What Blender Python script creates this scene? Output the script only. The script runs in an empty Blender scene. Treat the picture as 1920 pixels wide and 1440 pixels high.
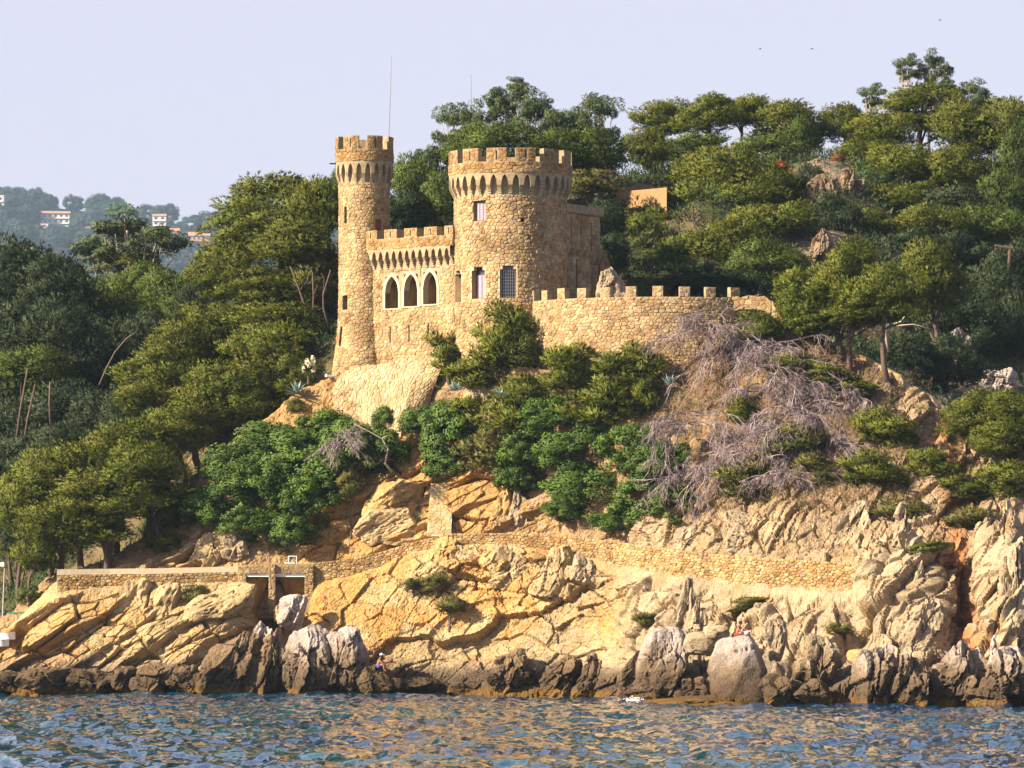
import bpy, math, random
import numpy as np
from mathutils import Vector, Matrix, Euler
from mathutils.bvhtree import BVHTree

rad = math.radians
scene = bpy.context.scene
COL = scene.collection

# ------------------------------------------------------------------ camera, world, sun, exposure
FOC, YH, HC = 9500.0, 1090.0, 7.9          # focal length in photo pixels, horizon row, eye height (m)
cam_d = bpy.data.cameras.new('camera')
cam_d.sensor_fit = 'HORIZONTAL'; cam_d.sensor_width = 36.0
cam_d.lens = FOC / 1920 * 36.0
cam_d.shift_y = (YH - 720) / 1920
cam_d.clip_start = 1.0; cam_d.clip_end = 9000.0
cam = bpy.data.objects.new('camera', cam_d); COL.objects.link(cam)
cam.location = (0, 0, HC); cam.rotation_euler = (rad(90), 0, 0)
scene.camera = cam

SUN_AZ = Vector((-0.90, -0.43, 0)).normalized(); SUN_EL = rad(30)
SUN_DIR = Vector((SUN_AZ.x * math.cos(SUN_EL), SUN_AZ.y * math.cos(SUN_EL), math.sin(SUN_EL)))
world = bpy.data.worlds.new('World'); scene.world = world
world.use_nodes = True
wn = world.node_tree.nodes; wl = world.node_tree.links
sky = wn.new('ShaderNodeTexSky'); sky.sky_type = 'NISHITA'; sky.sun_disc = False
sky.sun_elevation = SUN_EL; sky.sun_rotation = math.atan2(SUN_AZ.x, SUN_AZ.y)
sky.air_density = 1.0; sky.dust_density = 3.0; sky.ozone_density = 2.0; sky.altitude = 0
hz = wn.new('ShaderNodeMixRGB'); hz.blend_type = 'MIX'
hz.inputs[0].default_value = 0.62
hz.inputs[2].default_value = (6.2, 5.6, 7.05, 1)    # summer haze low over the horizon, thinning to blue overhead
tcw = wn.new('ShaderNodeTexCoord'); sxy = wn.new('ShaderNodeSeparateXYZ'); wl.new(tcw.outputs['Generated'], sxy.inputs[0])
mrw = wn.new('ShaderNodeMapRange'); mrw.inputs['From Min'].default_value = .16; mrw.inputs['From Max'].default_value = .85
mrw.inputs['To Min'].default_value = .64; mrw.inputs['To Max'].default_value = .10; wl.new(sxy.outputs['Z'], mrw.inputs['Value']); wl.new(mrw.outputs[0], hz.inputs[0])
wl.new(sky.outputs[0], hz.inputs[1])
bg = wn['Background']; bg.inputs[1].default_value = 0.051
wl.new(hz.outputs[0], bg.inputs[0])

sun_d = bpy.data.lights.new('sun', 'SUN'); sun_d.energy = 5.0; sun_d.angle = rad(0.5)
sun_d.color = (1.0, 0.83, 0.6)
sun = bpy.data.objects.new('sun', sun_d); COL.objects.link(sun)
sun.rotation_euler = SUN_DIR.to_track_quat('Z', 'Y').to_euler()
sun.location = (-200, 100, 200)

scene.view_settings.view_transform = 'Standard'
scene.view_settings.look = 'None'
scene.view_settings.exposure = 1.6
scene.view_settings.gamma = 1.0
scene.view_settings.use_curve_mapping = False
scene.render.engine = 'CYCLES'
scene.cycles.max_bounces = 5
scene.cycles.diffuse_bounces = 2
scene.cycles.glossy_bounces = 2
scene.cycles.transmission_bounces = 2
scene.cycles.volume_bounces = 0
scene.cycles.use_denoising = True

def W(px, py, Y):
    s = Y / FOC
    return Vector(((px - 960) * s, Y, HC + (YH - py) * s))

# ------------------------------------------------------------------ numpy noise
def hsh(ix, iy, iz, seed):
    h = (ix.astype(np.int64) * 374761393 + iy.astype(np.int64) * 668265263 + iz.astype(np.int64) * 2147483647 + seed * 974711) & 0xffffffff
    h = ((h ^ (h >> 13)) * 1274126177) & 0xffffffff
    h = ((h ^ (h >> 15)) * 2246822519) & 0xffffffff
    h = h ^ (h >> 16)
    return (h & 0xffffff) / float(0x1000000)

def vnoise(x, y, z, seed=0):
    x0 = np.floor(x); y0 = np.floor(y); z0 = np.floor(z)
    fx = x - x0; fy = y - y0; fz = z - z0
    fx = fx * fx * (3 - 2 * fx); fy = fy * fy * (3 - 2 * fy); fz = fz * fz * (3 - 2 * fz)
    x0 = x0.astype(np.int64); y0 = y0.astype(np.int64); z0 = z0.astype(np.int64)
    r = 0
    for dx in (0, 1):
        wx = fx if dx else 1 - fx
        for dy in (0, 1):
            wy = fy if dy else 1 - fy
            for dz in (0, 1):
                wz = fz if dz else 1 - fz
                r = r + wx * wy * wz * hsh(x0 + dx, y0 + dy, z0 + dz, seed)
    return r * 2 - 1

def fbm(x, y, z, octv=4, seed=0, gain=0.5):
    a = 1.0; r = 0; t = 0
    for o in range(octv):
        r = r + a * vnoise(x, y, z, seed + o * 17); t += a
        x = x * 2.03 + 5.1; y = y * 2.03 + 1.7; z = z * 2.03 + 9.2; a *= gain
    return r / t

def worley2(p, q, seed):
    ip = np.floor(p).astype(np.int64); iq = np.floor(q).astype(np.int64)
    F1 = np.full(p.shape, 9.0); F2 = np.full(p.shape, 9.0)
    h1 = np.zeros(p.shape); h2 = np.zeros(p.shape); h3 = np.zeros(p.shape)
    bx = np.zeros(p.shape); by = np.zeros(p.shape)
    zz = np.zeros(p.shape, np.int64)
    for a in (-1, 0, 1):
        for b in (-1, 0, 1):
            cx = ip + a; cy = iq + b
            dx = p - (cx + 0.1 + 0.8 * hsh(cx, cy, zz, seed)); dy = q - (cy + 0.1 + 0.8 * hsh(cx, cy, zz + 1, seed))
            d = np.sqrt(dx * dx + dy * dy)
            m = d < F1
            F2 = np.where(m, F1, np.minimum(F2, d))
            F1 = np.where(m, d, F1)
            bx = np.where(m, dx, bx); by = np.where(m, dy, by)
            g = hsh(cx, cy, zz + 2, seed)
            h1 = np.where(m, g, h1)
            h2 = np.where(m, hsh(cx, cy, zz + 3, seed), h2); h3 = np.where(m, hsh(cx, cy, zz + 4, seed), h3)
    return F1, F2, h1, h2, h3, bx, by

def sstep(a, b, x):
    t = np.clip((x - a) / (b - a), 0, 1)
    return t * t * (3 - 2 * t)

def facets(a, b, ang, la, lb, seed, A, D, cw=0.10):
    """fractured rock relief: tilted blocks of size la x lb along ang, cracks between"""
    c, s = math.cos(rad(ang)), math.sin(rad(ang))
    p = (c * a + s * b) / la; q = (-s * a + c * b) / lb
    F1, F2, h1, h2, h3, dx, dy = worley2(p, q, seed)
    crack = 1 - sstep(0, cw, F2 - F1)
    # thin cracks come and go
    return A * ((h1 - .5) + (h2 - .5) * dx * 1.6 + (h3 - .5) * dy * 1.6) - D * crack, crack, h1

# ------------------------------------------------------------------ mesh helpers
def npmesh(name, V, Fc, mat=None, col=None, smooth=False):
    V = np.asarray(V, dtype=np.float32).reshape(-1, 3); Fc = np.asarray(Fc, dtype=np.int32)
    me = bpy.data.meshes.new(name)
    n, k = Fc.shape
    me.vertices.add(len(V)); me.vertices.foreach_set('co', V.ravel())
    me.loops.add(n * k); me.loops.foreach_set('vertex_index', Fc.ravel())
    me.polygons.add(n); me.polygons.foreach_set('loop_start', np.arange(0, n * k, k, dtype=np.int32))
    if smooth:
        me.polygons.foreach_set('use_smooth', np.ones(n, dtype=bool))
    else:
        me.polygons.foreach_set('use_smooth', np.zeros(n, dtype=bool))
    if col is not None:
        at = me.attributes.new('Col', 'FLOAT_COLOR', 'POINT')
        c4 = np.ones((len(V), 4), dtype=np.float32); c4[:, :3] = np.asarray(col, dtype=np.float32)
        at.data.foreach_set('color', c4.ravel())
    me.update(calc_edges=True)
    if mat: me.materials.append(mat)
    return me

class MB:
    """collects polygons (world coordinates) that become one mesh"""
    def __init__(s): s.v = []; s.f = []; s.c = []
    def add(s, vs, fs, col=(1, 1, 1)):
        o = len(s.v)
        s.v.extend([tuple(p) for p in vs]); s.f.extend([tuple(i + o for i in f) for f in fs])
        s.c.extend([tuple(col)] * len(vs))
    def quad(s, a, b, c, d, col=(1, 1, 1)): s.add([a, b, c, d], [(0, 1, 2, 3)], col)
    def hexa(s, p, col=(1, 1, 1)):       # p: 8 corners, bottom ring then top ring
        s.add(p, [(3, 2, 1, 0), (4, 5, 6, 7), (0, 1, 5, 4), (1, 2, 6, 5), (2, 3, 7, 6), (3, 0, 4, 7)], col)
    def box(s, x0, x1, y0, y1, z0, z1, col=(1, 1, 1)):
        s.hexa([(x0, y0, z0), (x1, y0, z0), (x1, y1, z0), (x0, y1, z0), (x0, y0, z1), (x1, y0, z1), (x1, y1, z1), (x0, y1, z1)], col)
    def tube(s, pts, rs, n=6, col=(1, 1, 1), cap=True):
        pts = [Vector(p) for p in pts]
        o = len(s.v); m = len(pts)
        up = Vector((0.31, 0.17, 0.94))
        for i, p in enumerate(pts):
            t = (pts[min(i + 1, m - 1)] - pts[max(i - 1, 0)])
            if t.length < 1e-9: t = Vector((0, 0, 1))
            t.normalize()
            u = t.cross(up)
            if u.length < 1e-3: u = t.cross(Vector((1, 0, 0)))
            u.normalize(); w = t.cross(u)
            for k in range(n):
                a = 2 * math.pi * k / n
                s.v.append(tuple(p + (u * math.cos(a) + w * math.sin(a)) * rs[i])); s.c.append(tuple(col))
        for i in range(m - 1):
            for k in range(n):
                a = o + i * n + k; b = o + i * n + (k + 1) % n
                s.f.append((a, a + n, b + n, b))
        if cap:
            s.f.append(tuple(o + k for k in range(n))); s.f.append(tuple(o + (m - 1) * n + n - 1 - k for k in range(n)))
    def mesh(s, name, mat, off=(0, 0, 0), smooth=False):
        me = bpy.data.meshes.new(name)
        ox, oy, oz = off
        me.from_pydata([(x - ox, y - oy, z - oz) for x, y, z in s.v], [], s.f)
        at = me.attributes.new('Col', 'FLOAT_COLOR', 'POINT')
        c4 = np.ones((len(s.v), 4), dtype=np.float32)
        if s.c:
            cc = np.asarray(s.c, dtype=np.float32)
            if mat is M.get('stone'): cc = np.where((cc.min(1) > .99)[:, None], np.array([[.52, .41, .25]], dtype=np.float32), cc)
            c4[:, :3] = cc
        at.data.foreach_set('color', c4.ravel())
        if smooth: me.polygons.foreach_set('use_smooth', np.ones(len(me.polygons), dtype=bool))
        me.update()
        if mat: me.materials.append(mat)
        return me

def link(name, me, parent=None, kind=None, label=None, cat=None, group=None, loc=None):
    o = bpy.data.objects.new(name, me); COL.objects.link(o)
    if parent: o.parent = parent
    if loc is not None: o.location = loc
    if kind: o['kind'] = kind
    if label: o['label'] = label
    if cat: o['category'] = cat
    if group: o['group'] = group
    return o

def thing(name, label, cat, loc, group=None):
    return link(name, None, None, None, label, cat, group, loc)

def part(name, mb, mat, parent, label=None, kind=None, smooth=False, off=None):
    """a part built in world coordinates, stored relative to its thing's base"""
    root = parent
    o = off if off is not None else tuple(root.location)
    return link(name, mb.mesh(name, mat, o, smooth), parent, kind, label)

# ------------------------------------------------------------------ materials
def newmat(name):
    m = bpy.data.materials.new(name); m.use_nodes = True
    return m, m.node_tree.nodes, m.node_tree.links, m.node_tree.nodes['Principled BSDF']

def mat(name, base=(1, 1, 1), rough=0.85, attr=False, nscale=3.0, namt=0.35, bump=0.0, bscale=10.0, bdist=0.05, spec=0.2, metal=0.0,
        nscale2=None, hue=None, coords='Object', trans=0.0):
    m, N, L, P = newmat(name)
    P.inputs['Roughness'].default_value = rough
    P.inputs['Specular IOR Level'].default_value = spec
    P.inputs['Metallic'].default_value = metal
    tc = N.new('ShaderNodeTexCoord')
    if coords == 'World':
        geo = N.new('ShaderNodeNewGeometry'); vec = geo.outputs['Position']
    else: vec = tc.outputs['Object']
    if attr:
        a = N.new('ShaderNodeAttribute'); a.attribute_name = 'Col'; src = a.outputs['Color']
        mu0 = N.new('ShaderNodeMixRGB'); mu0.blend_type = 'MULTIPLY'; mu0.inputs[0].default_value = 1
        L.new(src, mu0.inputs[1]); mu0.inputs[2].default_value = (*base, 1); src = mu0.outputs[0]
    else:
        rgb = N.new('ShaderNodeRGB'); rgb.outputs[0].default_value = (*base, 1); src = rgb.outputs[0]
    nz = N.new('ShaderNodeTexNoise'); nz.inputs['Scale'].default_value = nscale; nz.inputs['Detail'].default_value = 6
    nz.inputs['Roughness'].default_value = 0.65
    L.new(vec, nz.inputs['Vector'])
    cr = N.new('ShaderNodeValToRGB')
    lo = 1 - namt; hi = 1 + namt * 0.8
    e = cr.color_ramp.elements
    e[0].position = 0.3; e[1].position = 0.7
    tint = hue or (1, 1, 1)
    e[0].color = (lo * tint[0], lo * tint[1], lo * tint[2], 1); e[1].color = (hi, hi, hi, 1)
    L.new(nz.outputs['Fac'], cr.inputs[0])
    mu = N.new('ShaderNodeMixRGB'); mu.blend_type = 'MULTIPLY'; mu.inputs[0].default_value = 1
    L.new(src, mu.inputs[1]); L.new(cr.outputs[0], mu.inputs[2])
    out = mu.outputs[0]
    if nscale2:
        n2 = N.new('ShaderNodeTexNoise'); n2.inputs['Scale'].default_value = nscale2; n2.inputs['Detail'].default_value = 4
        L.new(vec, n2.inputs['Vector'])
        c2 = N.new('ShaderNodeValToRGB'); c2.color_ramp.elements[0].position = .35; c2.color_ramp.elements[1].position = .65
        c2.color_ramp.elements[0].color = (.72, .68, .62, 1); c2.color_ramp.elements[1].color = (1.15, 1.13, 1.1, 1)
        L.new(n2.outputs['Fac'], c2.inputs[0])
        m2 = N.new('ShaderNodeMixRGB'); m2.blend_type = 'MULTIPLY'; m2.inputs[0].default_value = 1
        L.new(out, m2.inputs[1]); L.new(c2.outputs[0], m2.inputs[2]); out = m2.outputs[0]
    L.new(out, P.inputs['Base Color'])
    if bump:
        nb = N.new('ShaderNodeTexNoise'); nb.inputs['Scale'].default_value = bscale; nb.inputs['Detail'].default_value = 5
        L.new(vec, nb.inputs['Vector'])
        b = N.new('ShaderNodeBump'); b.inputs['Strength'].default_value = bump; b.inputs['Distance'].default_value = bdist
        L.new(nb.outputs['Fac'], b.inputs['Height']); L.new(b.outputs[0], P.inputs['Normal'])
    if trans:
        t = N.new('ShaderNodeBsdfTranslucent'); L.new(out, t.inputs['Color'])
        mx = N.new('ShaderNodeMixShader'); mx.inputs[0].default_value = trans
        L.new(P.outputs[0], mx.inputs[1]); L.new(t.outputs[0], mx.inputs[2])
        L.new(mx.outputs[0], N['Material Output'].inputs['Surface'])
    return m

M = {}
M['rock'] = mat('rock', base=(.60, .57, .53), attr=True, nscale=1.6, namt=0.26, bump=0.7, bscale=7.0, bdist=0.12, nscale2=9.0, coords='World', spec=.15, rough=.9)
M['soil'] = mat('soil', base=(.65, .65, .65), attr=True, nscale=1.3, namt=0.35, bump=0.8, bscale=5.0, bdist=0.15, nscale2=8.0, coords='World', rough=.95, spec=.1)
M['stone'] = mat('stone', base=(.66, .62, .55), attr=True, nscale=5, namt=0.22, bump=0.6, bscale=14, bdist=0.03, nscale2=.55, coords='World', rough=.9, spec=.15)
M['mortar'] = mat('mortar', base=(.29, .225, .14), nscale=2.5, namt=.35, bump=.6, bscale=12, bdist=.04, coords='World', rough=.95, spec=.1)
M['trim'] = mat('pale_trim', base=(.46, .38, .26), nscale=4, namt=.2, bump=.4, bscale=12, bdist=.02, coords='World')
M['dark_room'] = mat('dark_room', base=(.06, .045, .03), nscale=2, namt=.3, coords='World')
M['wood'] = mat('brown_wood', base=(.20, .09, .05), nscale=4, namt=.3, coords='World', rough=.6)
M['red_wood'] = mat('red_wood', base=(.22, .035, .03), nscale=4, namt=.3, coords='World', rough=.6)
M['iron'] = mat('iron', base=(.03, .035, .05), nscale=8, namt=.3, rough=.5, metal=.3)
M['steel'] = mat('grey_steel', base=(.35, .35, .36), nscale=8, namt=.15, rough=.4, metal=.6)
M['white_paint'] = mat('white_paint', base=(.78, .78, .78), nscale=2, namt=.08, rough=.5)
M['curtain'] = mat('curtain', base=(.25, .24, .30), nscale=6, namt=.12, rough=.9, coords='World')
M['glass'] = mat('window_glass', base=(.03, .045, .09), nscale=3, namt=.2, rough=.08, spec=.6)
# ------------------------------------------------------------------ the lie of the land (control lines, converted to metres)
def Zp(py, Y): return HC + (YH - py) * Y / FOC
def zof(py, Y): return HC + (YH - np.asarray(py, float)) * np.asarray(Y, float) / FOC

SH_P = [-140, 0, 400, 700, 900, 1100, 1200, 1300, 1400, 1500, 1700, 1920, 2060]
SH_Y = [359, 358, 356, 355, 354, 351, 341, 334, 328, 326, 324, 322, 321]
WALL_P = [-140, 0, 107, 200, 300, 455, 580, 650, 720, 780, 850, 950, 1050, 1150, 1300, 1400, 1500, 1640, 1750, 1920, 2060]
WALL_T = [1180, 1170, 1068, 1067, 1066, 1062, 1056, 1049, 1034, 1014, 1000, 999, 1004, 1015, 1035, 1044, 1050, 1058, 1040, 1020, 1010]
WALL_Y = [363, 362, 361.5, 362, 362, 362, 362, 362, 362, 361.8, 361, 360, 358.5, 355, 347, 343, 340, 336, 334, 333, 332]
D_P = [-140, 0, 60, 107, 200, 300, 400, 450, 475, 565, 590, 650, 700, 780, 850, 950, 1050, 1100, 1200, 1300, 1400, 1500, 1600, 1650, 1700, 1800, 1920, 2060]
D_PY = [1230, 1195, 1160, 1135, 1112, 1104, 1098, 1098, 1150, 1150, 1112, 1092, 1072, 1034, 1022, 1020, 1042, 1062, 1092, 1112, 1132, 1142, 1142, 1075, 1040, 1010, 1000, 1000]
HH_P = [-140, 0, 107, 190, 300, 370, 420, 470, 540, 620, 690, 800, 900, 1000, 1100, 1240, 1340, 1445, 1580, 1690, 1760, 1830, 1920, 2060]
HH_PY = [1220, 1160, 1075, 1058, 1000, 905, 860, 800, 755, 708, 690, 690, 690, 690, 695, 700, 650, 592, 655, 715, 775, 835, 880, 900]
HH_Y = [366, 366, 366, 367, 369, 370, 371, 372, 373, 374, 374, 371, 367.5, 364, 361.5, 360, 360, 361, 360, 357.5, 355, 352, 350, 349]

NX = 940
pxs = np.linspace(-110, 2030, NX)
def ip(P, V): return np.interp(pxs, P, V)
def smooth1(a, n):
    for _ in range(n):
        b = np.pad(a, 1, mode='edge'); a = (b[:-2] + 2 * b[1:-1] + b[2:]) / 4
    return a
shY = smooth1(ip(SH_P, SH_Y), 60)
waY = smooth1(ip(WALL_P, WALL_Y), 30); waT = ip(WALL_P, WALL_T)
dY = waY - 0.6; dZ = zof(ip(D_P, D_PY), dY)
gully = np.exp(-((pxs - 522) / 48) ** 4)                         # cleft under the footbridge
rgully = np.exp(-((pxs - (1800)) / 30) ** 2)                      # red gully far right
dY = dY + gully * 2.6
eZ = zof(waT, waY) - 0.9; eY = waY + 0.35
hY = smooth1(ip(HH_P, HH_Y), 10); hZ = smooth1(zof(ip(HH_P, HH_PY), ip(HH_P, HH_Y)), 6)
flat = np.clip((hY - eY - 3) / 3, 0, 1)
fY = np.minimum(eY + 2.2, hY - 2); fZ = eZ + 0.05
aY = shY - 3.0; aZ = np.full(NX, -1.6)
bY = shY + 0.8; bZ = np.full(NX, 0.5) + 0.5 * np.sin(pxs / 47.)
cY = shY + (dY - shY) * 0.55 + gully * 1.5; cZ = bZ + (dZ - bZ) * np.interp(pxs, [0, 300, 600, 1000, 1300, 1700, 1920], [.45, .48, .42, .42, .40, .5, .5])
cY = cY + rgully * 3.0; dY = dY + rgully * 2.5
bulge = np.interp(pxs, [0, 500, 600, 760, 830, 1000, 1300, 1500, 1650, 1750, 1920], [.0, .0, .8, .8, -.5, -.3, .5, .8, .5, .6, .3])
gY = fY + (hY - fY) * .5 - bulge + rgully * 1.5; gZ = fZ + (hZ - fZ) * .52
iY = hY + 3.0; iZ = hZ - 0.6
lines = [(aY, aZ), (bY, bZ), (cY, cZ), (dY, dZ), (eY, eZ), (fY, fZ), (gY, gZ), (hY, hZ), (iY, iZ)]
counts = [14, 74, 74, 8, 8, 92, 92, 10]
rowsY = []; rowsZ = []; rowT = []
for k, n in enumerate(counts):
    for i in range(n):
        t = i / n
        rowsY.append(lines[k][0] * (1 - t) + lines[k + 1][0] * t)
        rowsZ.append(lines[k][1] * (1 - t) + lines[k + 1][1] * t)
        rowT.append(k + t)
rowsY.append(iY); rowsZ.append(iZ); rowT.append(8.0)
TY = np.array(rowsY); TZ = np.array(rowsZ); TT = np.array(rowT)[:, None] + 0 * TY
NR = TY.shape[0]
PX = np.repeat(pxs[None, :], NR, 0)
TX = (PX - 960) * TY / FOC
base_T = (TX.copy(), TY.copy(), TZ.copy())

def loft_normals(X, Y, Z):
    P = np.stack([X, Y, Z], -1)
    du = np.gradient(P, axis=1); dv = np.gradient(P, axis=0)
    n = np.cross(du, dv); n /= np.linalg.norm(n, axis=-1, keepdims=True) + 1e-9
    return n
def blur(A, n):
    for _ in range(n):
        B = np.pad(A, ((1, 1), (0, 0)), mode='edge'); A = (B[:-2] + 2 * B[1:-1] + B[2:]) / 4
    return A
TYs, TZs = blur(TY, 40), blur(TZ, 40)
nrm = loft_normals(TX, TYs, TZs)
nrm[nrm[..., 1] > 0.3] *= -1
# arc length up the profile
dvl = np.sqrt(np.diff(TY, axis=0) ** 2 + np.diff(TZ, axis=0) ** 2)
VV = np.concatenate([np.zeros((1, NX)), np.cumsum(dvl, 0)], 0)
VV = TZ * 1.25 + 0.25 * VV
UU = TX
wa = fbm(TX * .35, TZ * .35, TY * .35, 3, 5) * 0.28
wb = fbm(TX * .35 + 40, TZ * .35, TY * .35, 3, 9) * 0.28
A_, B_ = UU + wa, VV + wb

def region(p0, p1, f0, f1):   # weight in px with soft edges
    return sstep(p0 - f0, p0 + f0, PX) * (1 - sstep(p1 - f1, p1 + f1, PX))
lower = 1 - sstep(3.0, 3.6, TT)
upper = sstep(4.9, 5.3, TT) * (1 - sstep(7.0, 7.6, TT))
wL = region(-400, 470, 1, 25); wM = region(470, 1170, 25, 50); wR = region(1170, 3000, 50, 1)

def saw(a, b, ang, per, amp, seed):
    c, s = math.cos(rad(ang)), math.sin(rad(ang))
    q = (-s * a + c * b) / per + 0.35 * fbm((c * a + s * b) * .25, q0(a, b, ang) * .6, a * 0, 3, seed)
    i = np.floor(q); f = q - i
    h = hsh(i.astype(np.int64), np.zeros_like(i, dtype=np.int64), np.zeros_like(i, dtype=np.int64), seed)
    return amp * (0.35 + 0.9 * h) * (1 - f) * sstep(0, 0.12, f)
def q0(a, b, ang):
    c, s = math.cos(rad(ang)), math.sin(rad(ang)); return -s * a + c * b

d = np.zeros_like(TX)
crk = np.zeros_like(TX)
# left: bedded slabs rising to the right
x1, c1, i1 = facets(A_, B_, 47, 4.6, 1.7, 11, .75, .5, .09)
x2, c2, i2 = facets(A_ + 3, B_, 50, 1.6, .7, 12, .20, .16, .10)
dL = x1 + x2 + saw(A_, B_, 45, 2.7, 1.0, 3)
# middle: massive ochre face, a few joints, broken blocks along its top
x3, c3, i3 = facets(A_ + .5 * fbm(TX, TZ, TY, 3, 19), B_ + .5 * fbm(TX + 9, TZ, TY, 3, 20), 40, 6.0, 3.6, 21, .9, 0, .03)
x3 = x3 - c3 * .4 * sstep(-.1, .3, fbm(TX * .45, TZ * .45, TY * .3, 2, 24))
x4, c4, i4 = facets(A_, B_, 58, 1.9, 1.5, 22, .75, .40, .07)
x4b, c4b, i4b = facets(A_, B_, 25, 3.0, 1.6, 29, .5, .30, .05)
blk = region(790, 1140, 25, 20) * sstep(2.25, 2.55, TT + .15 * wa)
blk2 = region(600, 830, 20, 30) * (1 - sstep(1.5, 2.0, TT))
x5, c5, i5 = facets(A_ * 1.0, B_, 62, .8, .55, 23, .17, .11, .08)
dM = x3 + blk * x4 + blk2 * x4b * .8 + x5 * (.35 + .65 * np.maximum(blk, .15)) + .22 * saw(A_, B_, 38, 3.4, .8, 7) + .5 * facets(A_, B_, 56, 3.2, 1.9, 26, .6, .22, .05)[0]
# right: upright ribs and deep clefts
x6, c6, i6 = facets(A_, B_, 66, 5.0, 1.6, 31, 1.2, .65, .09)
x7, c7, i7 = facets(A_, B_, 70, 1.8, .6, 32, .36, .24, .11)
dR = x6 + x7 + saw(A_, B_, 64, 2.8, .9, 13)
low = wL * dL + wM * dM + wR * dR
# bank above the path
x8, c8, i8 = facets(A_, B_, 36, 4.5, 1.7, 41, .9, .5, .09)
x9, c9, i9 = facets(A_, B_, 55, 1.5, .9, 42, .28, .2, .10)
bankL = x8 + .6 * x9 + saw(A_, B_, 33, 2.8, .9, 17)
bankR = .8 * x6 + x7 + .4 * x9
wU = region(560, 1000, 30, 90); wUR = region(1150, 3000, 70, 1)
soil = (fbm(TX * .5, TY * .5, TZ * .5, 5, 51) * .7 + .35 * np.abs(fbm(TX * 1.6, TY * 1.6, TZ * 1.6, 4, 53)))
rk_up = np.clip(wU * (1 - sstep(6.1, 6.5, TT)) + wUR * (1 - .8 * sstep(5.3, 6.0, TT) * (1 - region(1640, 3000, 60, 1))) + region(150, 460, 30, 30) * (1 - sstep(5.6, 6.0, TT)), 0, 1)
up = soil * (1 - .6 * rk_up) + rk_up * np.where(PX < 1050, bankL, bankR) * .9
fade = np.clip((1 - sstep(3.0, 3.5, TT)), 0, 1) * (.35 + .65 * sstep(0.0, 1.0, TT)) * (1 - .5 * sstep(2.75, 3.0, TT) * (PX < 1640))
hilln = fbm(TX * 1.7, TY * 1.7, TZ * 1.7, 5, 61, .6) * .15 + fbm(TX * 6, TY * 6, TZ * 6, 3, 67) * .06
d = low * fade + up * upper
# right of the path end the rock runs on unbroken
cont = sstep(1640, 1680, PX) * sstep(2.5, 3, TT) * (1 - sstep(5.0, 5.4, TT))
d = d + cont * dR * .9
d = d + hilln
# big features
def bump2(px, py, Y, rx, rz, amt, tilt=0.0):
    c = W(px, py, Y)
    uu = (TX - c.x) / rx; vv = (TZ - c.z) / rz
    uu2 = uu - tilt * vv
    r = uu2 ** 2 + vv ** 2
    return amt * np.sqrt(np.clip(1 - r, 0, 1))
front = (TT < 3.9) | (PX > 1640)
feat = bump2(1715, 1150, 328, 2.3, 4.6, 2.4, .25) + bump2(1655, 1090, 331, 1.2, 2.6, 1.5, .3) + bump2(1890, 1110, 328, 1.7, 5.2, 2.0, .08)
feat = feat + bump2(1560, 1200, 328, 1.6, 2.0, .9, .3) + bump2(330, 1190, 359, 3.5, 1.6, .9, .8) + bump2(985, 1075, 357, 1.9, 1.5, .9, .1)
feat = feat - bump2(900, 1180, 356, 3.2, 2.2, .9, .6) - bump2(505, 1165, 359, .9, 3.2, 1.5, .25)
d = d + np.where(front, feat, 0)
TX = TX + nrm[..., 0] * d * .8; TY = TY + nrm[..., 1] * d; TZ = TZ + nrm[..., 2] * d * .8

# rock and soil colours by place
def pal(*c): return np.array(c)
n1 = fbm(base_T[0] * .22, base_T[2] * .3, base_T[1] * .2, 4, 71); n2 = fbm(base_T[0] * .8, base_T[2] * .8, base_T[1] * .8, 4, 72)
n3 = fbm(base_T[0] * 2.2, base_T[2] * 2.2, base_T[1] * 2.2, 3, 73)
def mixc(a, b, t): return a * (1 - t[..., None]) + b * t[..., None]
one = np.ones(TX.shape + (3,))
cream = one * pal(.58, .47, .28); ochre = one * pal(.61, .385, .15); pale = one * pal(.50, .42, .31); rust = one * pal(.47, .22, .10)
greyr = one * pal(.40, .37, .36); soilc = one * pal(.42, .30, .19); soild = one * pal(.22, .15, .11)
cL = mixc(cream, ochre, sstep(-.05, .45, n1 + .3 * n2) * .7)
cM = mixc(ochre, cream, sstep(-.15, .3, n1 + .4 * n2))
cM = mixc(cM, one * pal(.52, .43, .30), sstep(900, 1150, PX) * .8 * sstep(-.3, .4, n2 + .3))
cR = mixc(pale, one * pal(.44, .34, .21), sstep(0, .4, n2))
C = cL * wL[..., None] + cM * wM[..., None] + cR * wR[..., None]
C = mixc(C, rust, np.clip(np.exp(-((PX - 1815 + (base_T[2] - 5) * 3) / 26) ** 2) * .95 + sstep(.35, .6, n1 - .2 * n2) * .25, 0, 1))
cellv = (wL * i1 + wM * i3 + wR * i6)
C = C * (0.86 + .28 * cellv)[..., None]
ups = sstep(4.6, 5.2, TT)
U = mixc(one * pal(.50, .36, .20), soilc, sstep(-.2, .3, n2))
U = mixc(U, C, rk_up * .8 * (1 - sstep(.2, .5, n3)))
brush = region(1180, 1680, 60, 80) * sstep(5.35, 5.8, TT)
U = mixc(U, soild, brush * sstep(-.6, .0, n2 + .3 * n3) * .9)
sandy = region(430, 660, 20, 20) * sstep(6.2, 6.6, TT)
U = mixc(U, one * pal(.60, .40, .19), sandy * .9)
C = mixc(C, U, ups)
C = mixc(C, greyr, sstep(.25, .55, n3 + .25 * n1) * .35)
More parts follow.
